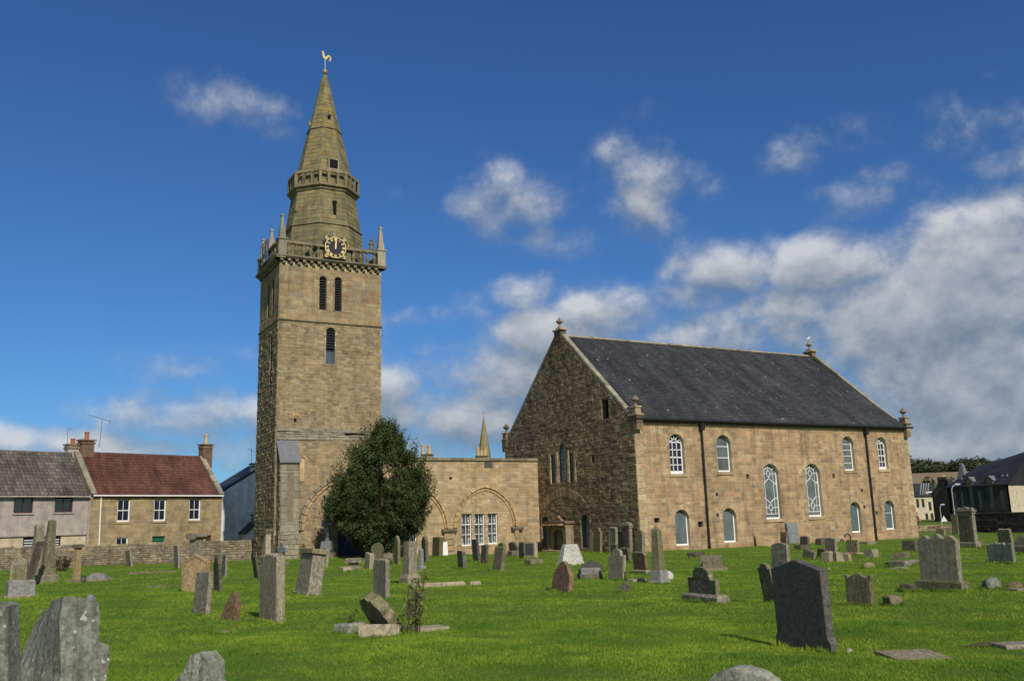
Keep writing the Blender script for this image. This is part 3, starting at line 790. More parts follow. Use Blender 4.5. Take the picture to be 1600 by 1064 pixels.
    # eaves: pale cornice, dark bracketed soffit and gutter
    for k in range(18):
        a = CL * k / 18; MB().box(a + .004, a + CL / 18 - .004, -.07, .3, EZ, EZ + .11).build('cornice_stone', 'dressed_stone', church, MF)
    MB().box(.02, CL - .02, -.16, .3, EZ + .113, EZ + .26).build('eaves_board', 'gutter_timber', church, MF)
    for k in range(150):
        pass
    br = MB()
    for k in range(120):
        a = .12 + (CL - .3) * k / 120; br.box(a, a + .085, -.27, -.162, EZ + .12, EZ + .245)
    br.build('eaves_brackets', 'gutter_timber', church, MF)['kind'] = 'stuff'
    MB().prism([(-.40, .26), (-.36, .23), (-.29, .23), (-.25, .26), (-.25, .36), (-.40, .36)], 0, CL + .35).build('gutter', 'black_iron', church, MF @ T(-.08, 0, EZ) @ RZ(90) @ T(0, -CL - .35, 0) @ Matrix(((1, 0, 0, 0), (0, 1, 0, 0), (0, 0, 1, 0), (0, 0, 0, 1))))
    for cu in (5.05, 19.75):
        p = MB().tube((cu, -.12, -.1), (cu, -.12, EZ - .25), .06, n=10)
        for z in (.6, 2.3, 4.0, 5.7): p.tube((cu, -.12, z), (cu, -.12, z + .1), .078, n=10)
        dp = p.build('downpipe', 'black_iron', church, MF)
        MB().prism([(-.10, 0), (.10, 0), (.17, .22), (.17, .36), (-.17, .36), (-.17, .22)], -.30, -.02).tube((0, -.28, .3), (0, -.30, .52), .045).build('hopper', 'black_iron', dp, MF @ T(cu, 0, EZ - .28))
    # skews, kneelers, apex stones and ball finials on both gables
    def finial(M):
        MB().lathe([(.0, 0), (.16, 0), (.16, .05), (.09, .10), (.075, .22), (.12, .27), (.25, .36), (.27, .42), (.25, .50), (.15, .58), (.10, .62), (.10, .68), (.05, .72), (0, .73)], 12).build('finial', 'cornice_stone', church, M @ S3(.88, .88, .95))
    sl2 = math.degrees(math.atan(slope)); SK = math.hypot(half, RZ_ - EZ)
    for x0 in (-.06, CL - .40):
        for sgn in (0, 1):
            base = (T(CX + x0, CY, EZ) if sgn == 0 else T(CX + x0 + .46, CY + CW, EZ) @ RZ(180)) @ RX(sl2)
            n = 9
            for k in range(n):
                a = .55 + (SK - .9) * k / n; b = .55 + (SK - .9) * (k + 1) / n - .015
                MB().box(.05, .42, a, b, .06, .30, c=.03).build('coping_stone', 'grey_dressed', church, base)
            K = T(CX + x0, CY, EZ) if sgn == 0 else T(CX + x0 + .46, CY + CW, EZ) @ RZ(180)
            kn = MB().box(0, .46, -.36, .40, .02, .50, c=.02); kn.box(-.04, .50, -.42, .46, .504, .62, c=.03); kn.prism([(-.30, -.35), (.0, -.35), (.0, .018), (-.36, .018)], 0, .46, RZ(90) @ T(0, -.46, 0) if 0 else Matrix(((0, 1, 0, 0), (1, 0, 0, 0), (0, 0, 1, 0), (0, 0, 0, 1))))
            kn.box(.03, .43, -.26, .22, .624, .98); kn.box(-.02, .48, -.32, .28, .984, 1.08, c=.03)
            kn.build('kneeler', 'gable_rubble', church, K)
            finial(K @ T(.23, -.02, 1.08))
        A = T(CX + x0, CY + half, RZ_)
        MB().box(.0, .46, -.42, .42, -.42, .25).box(-.06, .52, -.55, .55, .254, .38, c=.04).box(.05, .41, -.25, .25, .384, .50, c=.03).build('apex_stone', 'gable_rubble', church, A)
        finial(A @ T(.23, 0, .50))
    W.finish(300)


build_church()

# ------------------------------------------------------------------ the old bell tower
TX, TY, TW, TD = 13.81, 54.89, 6.74, 5.0
tower = thing('bell_tower', 'tall square stone bell tower with balustrade, clock and pointed spire', 'tower', T(TX + TW / 2, TY + TD / 2, 0))
MT = T(TX, TY, 0); ML = T(TX, TY + TD, 0) @ RZ(-90)
SCX, SCY = TX + TW / 2 + .15, TY + TD / 2


def build_tower():
    W = Walls(tower)
    ST, CO = 14.73, 18.32
    bel = [(2.79, .46, 15.58, 2.22), (3.80, .46, 15.57, 2.28)]
    opens = []; holes = []
    for cu, w, z0, h in bel:
        opens.append(hole_fn('round', cu, z0, w + .16, h + .08, .14)); holes.append([(cu + u, z0 + z) for u, z in shape('round', w, h)])
        W.arc(MT, cu, z0 + h - w / 2, w / 2 + .0, w / 2 + .22, 180, 0, 7, .05, 'tower_ashlar')
        for sg in (-1, 1):
            for k in range(5):
                za = z0 + (h - w / 2) * k / 5; zb = z0 + (h - w / 2) * (k + 1) / 5 - .01; a = cu + sg * w / 2; b = cu + sg * (w / 2 + .10)
                W.stone(MT, ((min(a, b), za), (max(a, b), za), (max(a, b), zb), (min(a, b), zb)), .05, 'tower_ashlar')
    opens.append(hole_fn('lancet', 3.34, 12.1, .62, 2.38, .16)); holes.append([(3.34 + u, 12.1 + z) for u, z in shape('round', .6, 2.36)])
    W.arc(MT, 3.34, 12.1 + 2.36 - .3, .3, .52, 180, 0, 7, .03, 'tower_rubble')
    opens.append(hole_fn('rect', 1.15, 8.33, .16, .25)); holes.append([(1.15 + u, 8.33 + z) for u, z in shape('rect', .16, .25)])
    door = (5.05, .0, 2.25, 2.55)
    opens.append(hole_fn('rect', door[0], -.3, door[2], 2.85)); holes.append([(door[0] + u, -.2 + z) for u, z in shape('rect', door[2], 2.75)])
    wall_panel(tower, MT, [(0, -.6), (TW, -.6), (TW, CO + .2), (0, CO + .2)], holes, .4, 'mortar')
    full = lambda z: (0, TW)
    W.arc(MT, 1.2, 8.55, .17, .36, 180, 0, 7, .07, 'orange_moulding')
    # lower rubble, rough weathered band, upper ashlar
    W.fill(MT, full, -.3, 7.25, opens, (.15, .26), (.20, .55), .011, 'tower_rubble', (.008, .03), .008, 21)
    W.fill(MT, full, 7.25, 7.95, opens, (.12, .24), (.3, .9), .02, 'grey_dressed', (.03, .11), .012, 22)
    W.fill(MT, full, 7.95, ST - .08, opens, (.14, .25), (.19, .52), .011, 'tower_rubble', (.008, .03), .008, 23)
    W.fill(MT, full, ST + .08, CO, opens, (.22, .34), (.35, .85), .011, 'tower_ashlar', (.01, .018), 0, 24)
    for a, b, z, p in ((.03, 1.4, 7.8, .13), (1.5, 2.9, 7.86, .1), (2.95, 4.2, 7.9, .12), (4.28, 5.56, 7.72, .28)):
        W.stone(MT, ((a, z), (b, z - .03), (b, z + .12), (a, z + .14)), p, 'grey_dressed')
    # left (west) face
    lo = [hole_fn('lancet', TD - 1.55, 10.3, .5, 3.6, .1), hole_fn('round', TD - 1.5, 15.4, .5, 2.3, .14), hole_fn('round', TD - 2.7, 15.4, .5, 2.3, .14)]
    lh = [[(TD - 1.55 + u, 10.3 + z) for u, z in shape('lancet', .5, 3.6)], [(TD - 1.5 + u, 15.4 + z) for u, z in shape('round', .5, 2.3)], [(TD - 2.7 + u, 15.4 + z) for u, z in shape('round', .5, 2.3)]]
    wall_panel(tower, ML, [(0, -.6), (TD, -.6), (TD, CO + .2), (0, CO + .2)], lh, .4, 'dark_mortar')
    fl = lambda z: (0, TD)
    W.fill(ML, fl, -.3, ST - .08, lo, (.15, .28), (.22, .6), .022, 'tower_rubble', (.02, .075), .012, 25)
    W.fill(ML, fl, ST + .08, CO, lo, (.30, .42), (.45, 1.0), .012, 'tower_ashlar', (.012, .03), 0, 26)
    MB().box(TW - .3, TW, .35, TD - .3, -.6, CO + .2).build('wall', 'mortar', tower, MT)
    MB().box(0, TW, TD - .3, TD, -.6, CO + .2).build('wall', 'mortar', tower, MT)
    # louvres
    def louvres(M, cu, z0, w, h, d=.2):
        lv = MB(); n = int(h / .16)
        for k in range(n):
            z = z0 + .04 + k * (h / n)
            lv.add([(cu - w / 2, d - .12, z), (cu + w / 2, d - .12, z), (cu + w / 2, d + .06, z + .15), (cu - w / 2, d + .06, z + .15), (cu - w / 2, d - .12, z + .025), (cu + w / 2, d - .12, z + .025), (cu + w / 2, d + .06, z + .175), (cu - w / 2, d + .06, z + .175)],
                   [(0, 1, 2, 3), (4, 7, 6, 5), (0, 4, 5, 1)])
        lv.build('louvre', 'louvre_wood', tower, M)
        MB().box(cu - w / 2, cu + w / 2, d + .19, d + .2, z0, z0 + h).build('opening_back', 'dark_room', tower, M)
    for cu, w, z0, h in bel: louvres(MT, cu, z0, w, h)
    louvres(MT, 3.34, 13.1, .6, 1.35)
    link('pane', mesh('pane', [(3.04, .3, 12.1), (3.64, .3, 12.1), (3.64, .3, 13.1), (3.04, .3, 13.1)], [(0, 1, 2, 3)], 'blue_glazing'), tower, MT)
    for cu, z0, h in ((TD - 1.5, 15.4, 2.3), (TD - 2.7, 15.4, 2.3), (TD - 1.55, 10.3, 3.6)): louvres(ML, cu, z0, .5, h)
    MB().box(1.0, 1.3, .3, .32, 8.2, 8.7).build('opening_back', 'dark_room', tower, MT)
    # strings
    for M, L in ((MT, TW), (ML, TD)):
        n = int(L / .9)
        for k in range(n):
            a = L * k / n - (.05 if k == 0 else 0); b = L * (k + 1) / n - .008 + (.05 if k == n - 1 else 0)
            MB().prism([(-.10, .0), (.02, -.09), (.02, .09), (-.10, .05)], 0, b - a).build('string_course', 'cornice_stone', tower, M @ T(a, 0, ST) @ RZ(90) @ T(0, -(b - a), 0))
    # cornice: two rows of corbels, then moulded shelf
    for M, L in ((MT, TW), (ML, TD), (T(TX + TW, TY, 0) @ RZ(90), TD), (T(TX + TW, TY + TD, 0) @ RZ(180), TW)):
        vis = M is MT or M is ML
        n = int(L / .46)
        if vis:
            for k in range(n):
                c_ = L * (k + .5) / n
                MB().box(c_ - .11, c_ + .11, -.16, -.002, CO + .06, CO + .22).build('corbel', 'cornice_stone', tower, M)
                c2 = L * k / n + .02
                MB().box(c2 - .1 + .05, c2 + .1 + .05, -.24, -.002, CO + .225, CO + .36).build('corbel', 'cornice_stone', tower, M)
        MB().prism([(-.22, .365), (.3, .365), (.3, .55), (-.30, .55), (-.34, .48)], 0, L + .6).build('cornice', 'cornice_stone', tower, M @ T(-.30, 0, CO) @ RZ(90) @ T(0, -(L + .6), 0))
    FZ = CO + .55
    MB().box(.2, TW - .2, .2, TD - .2, CO + .1, FZ - .06).build('parapet_floor', 'lead', tower, MT)
    # balustrade
    def baluster(M):
        MB().lathe([(.12, 0), (.12, .10), (.075, .13), (.125, .30), (.155, .42), (.09, .60), (.075, .70), (.12, .74), (.12, .82)], 8).build('baluster', 'cornice_stone', tower, M)
    for M, L, vis in ((MT, TW, 1), (ML, TD, 1), (T(TX + TW, TY, 0) @ RZ(90), TD, 0), (T(TX + TW, TY + TD, 0) @ RZ(180), TW, 0)):
        a, b = .05, L - .05
        MB().box(a + .25, b - .25, -.26, .02, FZ + .82, FZ + 1.0, c=.02).build('rail', 'cornice_stone', tower, M)
        MB().box(a + .25, b - .25, -.24, .0, FZ + .002, FZ + .06).build('plinth', 'cornice_stone', tower, M)
        n = int((L - .8) / .44)
        for k in range(n):
            u = .52 + (L - 1.04) * k / (n - 1)
            if M is MT and 2.6 < u < 4.35: continue
            baluster(M @ T(u, -.12, FZ + .0))
    def pinnacle(x, y, h, r=.27):
        q = math.pi / 4; k = math.sqrt(2)
        MB().lathe([(r * k, 0), (r * k, 1.0), ((r + .06) * k, 1.03), ((r + .06) * k, 1.12), (r * .8 * k, 1.16), (.06 * k, h - .18), (.10 * k, h - .14), (.10 * k, h - .03), (.04 * k, h)], 4, None, q).build('pinnacle', 'grey_dressed', tower, T(x, y, FZ))
    for x, y, h in ((TX + .1, TY - .02, 2.75), (TX + TW - .05, TY - .02, 2.75), (TX + .05, TY + TD / 2, 2.5), (TX + .1, TY + TD + .05, 2.6), (TX + TW - .05, TY + TD + .05, 2.6)): pinnacle(x, y, h)
    MB().lathe([(.36, 0), (.34, .3), (.1, 1.0), (.12, 1.06), (.03, 1.2)], 4, None, math.pi / 4).build('pinnacle', 'grey_dressed', tower, T(TX + 3.5, TY + .05, FZ + 1.0))
    # weathered carved figure on the rail
    MB().lathe([(.17, 0), (.19, .12), (.14, .30), (.20, .46), (.17, .55), (.07, .60), (.10, .66), (.11, .73), (.07, .80), (0, .82)], 8).build('carved_figure', 'cornice_stone', tower, T(TX + 6.02, TY - .12, FZ + 1.0))
    # clock
    def clock(M, dial, gold):
        ck = link('clock_board', mesh('clock_board', [], [], dial), tower, M)
        b = MB().box(-.74, .74, -.08, 0, -.74, .74); ck.data = mesh('clock_board', b.v, b.f, dial)
        def flat(name, mb, mat): mb.build(name, mat, ck, M)
        rg = MB()
        for k in range(36):
            A = 2 * math.pi * k / 36; B = 2 * math.pi * (k + 1) / 36
            rg.add([(r * math.cos(a), -.085 - dy, r * math.sin(a)) for dy in (0, .012) for r, a in ((.71, A), (.71, B), (.67, B), (.67, A))], [(0, 1, 2, 3), (4, 7, 6, 5)] if 0 else [(4, 7, 6, 5), (0, 4, 5, 1), (3, 2, 6, 7)])
        flat('chapter_ring', rg, gold)
        cs = MB()
        for sx in (-1, 1):
            for sz in (-1, 1):
                for k in range(14):
                    A = 2 * math.pi * k / 14; B = 2 * math.pi * (k + 1) / 14
                    cs.add([(sx * .60 + r * math.cos(a), -.095, sz * .60 + r * math.sin(a)) for r, a in ((.115, A), (.115, B), (.085, B), (.085, A))], [(0, 3, 2, 1)])
                bar(cs, (sx * .6, sz * .6 - .07), (sx * .6, sz * .6 + .07), .035, -.098, -.09)
        flat('corner_roundel', cs, gold)
        nums = ['XII', 'I', 'II', 'III', 'IIII', 'V', 'VI', 'VII', 'VIII', 'IX', 'X', 'XI']
        for i, s in enumerate(nums):
            mb = MB(); cw = {'I': .05, 'V': .09, 'X': .10}; tot = sum(cw[c] for c in s); x = -tot / 2; th = -2 * math.pi * i / 12
            r0, r1 = .46, .635
            def P(px, pr): return (px * math.cos(th) - pr * math.sin(th), px * math.sin(th) + pr * math.cos(th))
            for c in s:
                w = cw[c]
                if c == 'I': bar(mb, P(x + w / 2, r0), P(x + w / 2, r1), .034, -.10, -.082)
                elif c == 'V':
                    bar(mb, P(x + .008, r1), P(x + w / 2, r0), .04, -.10, -.082); bar(mb, P(x + w - .008, r1), P(x + w / 2, r0), .028, -.10, -.082)
                else:
                    bar(mb, P(x + .008, r1), P(x + w - .008, r0), .04, -.10, -.082); bar(mb, P(x + w - .008, r1), P(x + .008, r0), .028, -.10, -.082)
                x += w
            mb.build('numeral', gold, ck, M)
        for L, w, a in ((.60, .055, 0.5), (.42, .085, 3.0)):
            h = MB(); th = R(90 - a)
            bar(h, (-.12 * math.cos(th), -.12 * math.sin(th)), (L * math.cos(th), L * math.sin(th)), w, -.13 if L > .5 else -.118, -.112 if L > .5 else -.104)
            h.build('hand', gold, ck, M)
    clock(MT @ T(3.48, -.32, 19.70), 'clock_face', 'gold_leaf')
    clock(ML @ T(TD / 2, -.32, 19.70), 'blue_dial', 'old_gilt')
    # spire: octagonal, in two stages with a balcony between
    def oct_stage(z0, f0, z1, f1, mat, ch, ln, seed, strings=()):
        r0 = f0 / 2; r1 = f1 / 2; ti = math.tan(math.pi / 8)
        MB().lathe([(r0 / math.cos(math.pi / 8), z0), (r1 / math.cos(math.pi / 8), z1)], 8, None, math.pi / 8).build('spire_core', 'dark_mortar', tower, T(SCX, SCY, 0))
        ln_ = math.hypot(z1 - z0, r0 - r1); tilt = math.degrees(math.atan2(r0 - r1, z1 - z0))
        for k in range(8):
            a = k * 45   # face normal direction, 0 = toward -Y
            nrm = Vector((math.sin(R(a)), -math.cos(R(a)), 0))
            if nrm.dot(Vector((SCX, SCY, 0)).normalized()) > .35: continue
            M = T(SCX, SCY, 0) @ RZ(a) @ T(0, -r0, z0) @ RX(-tilt)
            W.fill(M, lambda z: (-(r0 + (r1 - r0) * z / ln_) * ti, (r0 + (r1 - r0) * z / ln_) * ti), 0, ln_, (), ch, ln, .012, mat, (.012, .024), .003, seed + k)
    oct_stage(FZ - .2, 5.25, 21.45, 4.72, 'spire_stone', (.26, .36), (.5, 1.0), 60)
    oct_stage(21.5, 4.66, 24.0, 3.98, 'spire_stone', (.26, .36), (.5, 1.0), 70)
    oct_stage(24.4, 3.9, 28.75, 2.12, 'spire_stone', (.26, .36), (.45, .9), 80)
    oct_stage(28.85, 2.04, 33.0, .36, 'spire_stone', (.28, .4), (.3, .6), 90)
    C8 = 1 / math.cos(math.pi / 8); P8 = math.pi / 8
    MB().lathe([(2.36 * C8, 21.40), (2.46 * C8, 21.44), (2.36 * C8, 21.53)], 8, T(SCX, SCY, 0), P8).build('string_course', 'cornice_stone', tower)
    MB().lathe([(1.05 * C8, 28.70), (1.15 * C8, 28.75), (1.05 * C8, 28.88)], 8, T(SCX, SCY, 0), P8).build('string_course', 'cornice_stone', tower)
    # balcony
    MB().lathe([(1.98 * C8, 23.86), (2.12 * C8, 23.96), (2.12 * C8, 24.06), (2.28 * C8, 24.16), (2.28 * C8, 24.30), (1.9 * C8, 24.32)], 8, T(SCX, SCY, 0), P8).build('balcony_floor', 'cornice_stone', tower)
    rl = MB(); rr = 2.22 * C8
    for (ra, za, rb, zb) in ((2.24, 25.12, 2.06, 25.30),):
        rl.lathe([(ra * C8, za), (ra * C8, zb), (rb * C8, zb), (rb * C8, za), (ra * C8, za)][:5], 8, T(SCX, SCY, 0), P8)
    rl.f = [f for f in rl.f if len(f) == 4]; rl.build('balcony_rail', 'cornice_stone', tower)
    for k in range(8):
        a = k * 45; hw = 2.15 * math.tan(math.pi / 8)
        for j in (-1, -.35, .35):
            MB().box(j * hw - .09 + (.0 if j > -1 else .0), j * hw + .09, -2.22, -2.08, 24.32, 25.118).build('balcony_post', 'cornice_stone', tower, T(SCX, SCY, 0) @ RZ(a))
    # spire lights
    MB().box(-.28, .28, -.2, .3, 0, .62).build('spire_light', 'dark_room', tower, T(SCX + .12, SCY - 1.63, 25.55))
    fr_ = MB()
    for q in ((-.37, -.285, 0, .62), (.285, .37, 0, .62), (-.37, .37, .625, .72), (-.37, .37, -.09, -.005)): fr_.box(q[0], q[1], -.23, .3, q[2], q[3])
    fr_.build('light_frame', 'grey_dressed', tower, T(SCX + .12, SCY - 1.63, 25.55))
    MB().box(-.10, .10, -.1, .3, 0, .72).box(-.13, .13, -.12, .3, .73, .9).build('spire_light', 'dark_room', tower, T(SCX + .08, SCY - 2.23, 22.2))
    MB().lathe([(0, 0), (.11, 0), (.11, .2), (0, .2)], 10, RX(90)).build('spire_light', 'dark_room', tower, T(SCX + .05, SCY - .84, 29.65))
    for s in (-1, 1):   # weathered crockets on the flanks
        MB().lathe([(.05, 0), (.12, .1), (.1, .25), (.05, .4)], 6).build('crocket', 'cornice_stone', tower, T(SCX + s * 1.02, SCY, 29.1))
        MB().lathe([(.08, 0), (.16, .14), (.12, .35), (.05, .55)], 6).build('crocket', 'cornice_stone', tower, T(SCX - 2.1, SCY - 1.0, 21.9 + s * .5))
    # ball, rod and cock
    MB().lathe([(.2, 32.95), (.16, 33.15), (.05, 33.2)], 8, T(SCX, SCY, 0)).build('spire_cap', 'lead', tower)
    MB().lathe([(.0, -.2), (.1, -.17), (.17, -.1), (.2, 0), (.17, .1), (.1, .17), (0, .2)], 14).build('gilt_ball', 'old_gilt', tower, T(SCX, SCY, 33.42))
    MB().tube((0, 0, 33.1), (0, 0, 34.4), .028).build('vane_rod', 'pole_paint', tower, T(SCX, SCY, 0))
    cock = [(-.05, 0), (.08, .02), (.16, .10), (.20, .20), (.27, .30), (.36, .33), (.42, .27), (.42, .16), (.37, .04), (.32, -.04), (.40, -.05), (.48, .04), (.53, .18), (.51, .33), (.42, .44), (.30, .46), (.20, .42), (.13, .33), (.06, .24), (-.04, .24), (-.09, .34), (-.12, .48), (-.14, .60), (-.19, .66), (-.26, .64), (-.29, .58), (-.35, .54), (-.28, .50), (-.26, .38), (-.24, .22), (-.18, .08)]
    MB().prism(cock, -.035, .035).build('weathercock', 'gold_leaf', tower, T(SCX, SCY, 34.38) @ RZ(12) @ S3(.88, 1, .88))
    # blocked pointed arch with mouldings and the blue door in it
    def pointed(M, x0, x1, zs, rise, th, proud, mat, n=9):
        a = (x1 - x0) / 2; Rr = (a * a + rise * rise) / (2 * a); ang = math.degrees(math.atan2(rise, Rr - a))
        W.arc(M, x0 + Rr, zs, Rr - th, Rr, 180, 180 - ang, n, proud, mat); W.arc(M, x1 - Rr, zs, Rr - th, Rr, ang, 0, n, proud, mat)
    pointed(MT, 1.42, 6.72, 1.8, 3.3, .17, .22, 'grey_dressed'); pointed(MT, 1.62, 6.52, 1.8, 3.08, .16, .12, 'orange_moulding')
    dm = MB()
    for k in range(9):
        a = door[0] - door[2] / 2 + door[2] * k / 9; dm = MB().box(a + .006, a + door[2] / 9 - .006, .15, .2, -.2, 2.54); dm.build('door_plank', 'blue_door', tower, MT)
    # buttress on the near left corner, under a sloping lead cap
    B0, B1 = .12, 1.26; by = -.85
    MB().box(B0 + .02, B1 - .02, by + .02, -.04, -.6, 5.85).build('buttress_core', 'dark_mortar', tower, MT)
    W.fill(MT @ T(0, by + .02, 0), lambda z: (B0, B1), -.3, 1.75, (), (.2, .34), (.3, .6), .02, 'grey_dressed', (.03, .08), .01, 41)
    W.fill(MT @ T(0, by + .02, 0), lambda z: (B0, B1), 1.75, 5.83, [hole_fn('rect', .72, 2.35, .36, 2.85)], (.32, .5), (.5, 1.1), .008, 'grey_dressed', (.02, .03), 0, 42)
    MB().box(.55, .9, by + .03, by + .04, 2.35, 5.2).build('sunk_panel', 'cornice_stone', tower, MT)
    W.fill(T(TX + B0 + .02, TY - .04, 0) @ RZ(-90), lambda z: (0, -by - .06), -.3, 5.83, (), (.2, .36), (.3, .7), .025, 'tower_rubble', (.03, .10), .012, 43)
    cap = MB().prism([(0, 7.18), (-.98, 5.80), (-.98, 5.88), (0, 7.27)][::-1], 0, 1.28); cap.v = [(v[1], v[0], v[2]) for v in cap.v]
    cp = cap.build('buttress_cap', 'lead', tower, MT @ T(.02, 0, 0))
    MB().prism([(-.9, 5.84), (0, 5.84), (0, 7.12)], 0, 1.1).build('buttress_gable', 'dark_mortar', tower, MT @ T(.14, 0, 0) @ Matrix(((0, 1, 0, 0), (1, 0, 0, 0), (0, 0, 1, 0), (0, 0, 0, 1))))
    # narrow blocked light beside the buttress
    W.arc(MT, 1.62, 6.05, .17, .30, 180, 0, 5, .08, 'orange_moulding')
    W.stone(MT, ((1.47, 4.7), (1.77, 4.7), (1.77, 6.15), (1.47, 6.15)), .03, 'orange_moulding')
    W.finish(300)


build_tower()

# ------------------------------------------------------------------ the link building between tower and church
lk = thing('link_building', 'low flat roofed stone link building with blocked pointed arches and white sash windows', 'building', T(TX + 12.5, TY + 2, 0))


def build_link():
    W = Walls(lk); LX0, LX1, LZ = TW + .0, 18.29, 6.05
    wins = [(12.70, .50, .74, 2.06), (13.67, .52, .74, 2.02), (14.65, .54, .74, 2.00), (8.72, .22, .86, 1.30)]
    opens = [hole_fn('rect', *w) for w in wins] + [hole_fn('rect', 14.41, 5.58, .62, .40)]
    wall_panel(lk, MT, [(LX0, -.6), (LX1, -.6), (LX1, LZ), (LX0, LZ)], [[(c + u, z0 + z) for u, z in shape('rect', w, h)] for c, z0, w, h in wins], .4, 'mortar')
    pier = [hole_fn('rect', 11.38, -.3, .84, 1.9)]
    W.fill(MT, lambda z: (LX0, LX1), -.3, LZ - .01, opens + pier, (.16, .26), (.26, .66), .009, 'link_stone', (.01, .022), .002, 31)
    def pointed(x0, x1, zs, rise, th, proud, mat, n=10):
        a = (x1 - x0) / 2; Rr = (a * a + rise * rise) / (2 * a); ang = math.degrees(math.atan2(rise, Rr - a))
        W.arc(MT, x0 + Rr, zs, Rr - th, Rr, 180, 180 - ang, n, proud, mat, .006); W.arc(MT, x1 - Rr, zs, Rr - th, Rr, ang, 0, n, proud, mat, .006)
    for x0, x1 in ((11.72, 16.48), (6.9, 11.36)):
        pointed(x0, x1, 1.66, 2.74, .13, .17, 'orange_moulding'); pointed(x0 + .15, x1 - .15, 1.66, 2.54, .14, .09, 'orange_moulding')
    for k in range(4):
        za = -.2 + 1.55 * k / 4; W.stone(MT, ((11.0, za), (11.76, za), (11.76, za + 1.55 / 4 - .012), (11.0, za + 1.55 / 4 - .012)), .16, 'link_stone')
    for a, b in ((10.86, 11.90), (16.02, 16.88)):
        MB().prism([(-.22, 0), (.0, -.0), (.0, .24), (-.30, .24), (-.30, .13)], 0, b - a).build('capital', 'cornice_stone', lk, MT @ T(a, 0, 1.36) @ RZ(90) @ T(0, -(b - a), 0))
    MB().lathe([(.08, 0), (.2, .35), (.24, .5)], 8).build('corbel', 'orange_moulding', lk, MT @ T(16.42, -.02, .86))
    for c, z0, w, h in wins:
        wn = window(lk, MT, c, z0, 'rect', w, h, .18, 'sash23' if h > 1.5 else 'sash22', 'clear_glass', fw=.05, sill=.05)
        rs = random.Random(int(c * 10)); cu = MB(); n = 7
        # lace curtains, two drapes behind the glass
        for sg in (-1, 1):
            for k in range(n):
                f0 = k / n; f1 = (k + 1) / n; wd = lambda f: w / 2 * (.45 + .5 * (1 - abs(math.sin(f * 3.1))) ) * (.9 if sg < 0 else .62)
                za = h * (1 - f0) - .06; zb = h * (1 - f1) - .02
                cu.add([(sg * w / 2, .12, za), (sg * (w / 2 - wd(f0)), .12 + .02 * (k % 2), za), (sg * (w / 2 - wd(f1)), .12 + .02 * ((k + 1) % 2), zb), (sg * w / 2, .12, zb)], [(0, 1, 2, 3)])
        cu.build('curtain', 'lace', wn, MT @ T(c, .18, z0))
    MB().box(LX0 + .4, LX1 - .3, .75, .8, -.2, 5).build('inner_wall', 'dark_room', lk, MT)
    W.stone(MT, ((13.95, 5.5), (14.9, 5.5), (14.9, 6.03), (13.95, 6.03)), .012, 'grey_dressed')
    MB().box(14.12, 14.70, -.045, 0, 5.60, 5.96).build('plaque', 'grave_black', lk, MT)
    n = 12
    for k in range(n):
        a = LX0 + (LX1 + .05 - LX0) * k / n; b = LX0 + (LX1 + .05 - LX0) * (k + 1) / n - .008
        MB().box(a, b, -.12, .5, LZ, LZ + .19, c=.03).build('coping_stone', 'cornice_stone', lk, MT)
    MB().box(LX0, LX1, .4, 5.5, -.6, LZ - .25).build('roof', 'lead', lk, MT)
    MB().lathe([(0, 0), (.11, 0), (.08, .03), (0, .03)], 7, RX(90)).build('putlog_hole', 'dark_room', lk, MT @ T(11.59, -.012, 4.89))
    W.finish(300)


build_link()
# ------------------------------------------------------------------ houses and street behind the graveyard wall
def pantiles(root, M, u0, u1, SL, mat, pw=.24, rows=15):
    """rolled clay tiles laid in rows on a slope (local x along the eaves, y up the slope)"""
    rs = random.Random(4); mb = MB(); n = int((u1 - u0) / pw); prof = [(0, .0), (.22, .055), (.5, .06), (.72, .012), (1.0, .0)]
    for r in range(rows):
        ya = SL * r / rows; yb = min(SL, ya + SL / rows * 1.12)
        for k in range(n):
            a = u0 + (u1 - u0) * k / n; w = (u1 - u0) / n; dz = rs.uniform(-.008, .012); dy = rs.uniform(-.015, .015)
            vs = [(a + w * f, ya + dy, h + .04 + dz) for f, h in prof] + [(a + w * f, yb, h + .005) for f, h in prof] + [(a + w * f, ya + dy, 0) for f, h in prof]
            mb.add(vs, [(i, i + 1, 6 + i, 5 + i) for i in range(4)] + [(10 + i, 11 + i, i + 1, i) for i in range(4)])
    mb.build('pantiles', mat, root, M)['kind'] = 'stuff'


def chimney(root, M, w, d, h, mat, pots, potmat):
    """M: base centre; bricks in courses round a core, cap and pots"""
    c = MB().box(-w / 2, w / 2, -d / 2, d / 2, 0, h).build('chimney', mat, root, M)
    MB().box(-w / 2 - .06, w / 2 + .06, -d / 2 - .06, d / 2 + .06, h - .26, h - .12).box(-w / 2 - .1, w / 2 + .1, -d / 2 - .1, d / 2 + .1, h + .002, h + .1).build('chimney_cap', 'cornice_stone' if mat != 'brown_brick' else mat, c, M)
    for x, ph in pots:
        MB().lathe([(.17, 0), (.15, ph * .8), (.18, ph * .84), (.18, ph), (.12, ph), (.12, ph - .2)], 10).build('chimney_pot', potmat, c, M @ T(x, 0, h + .1))
    return c


HX, HY = 9.72, 73.76
MH = T(HX, HY, 0) @ RZ(21.3)


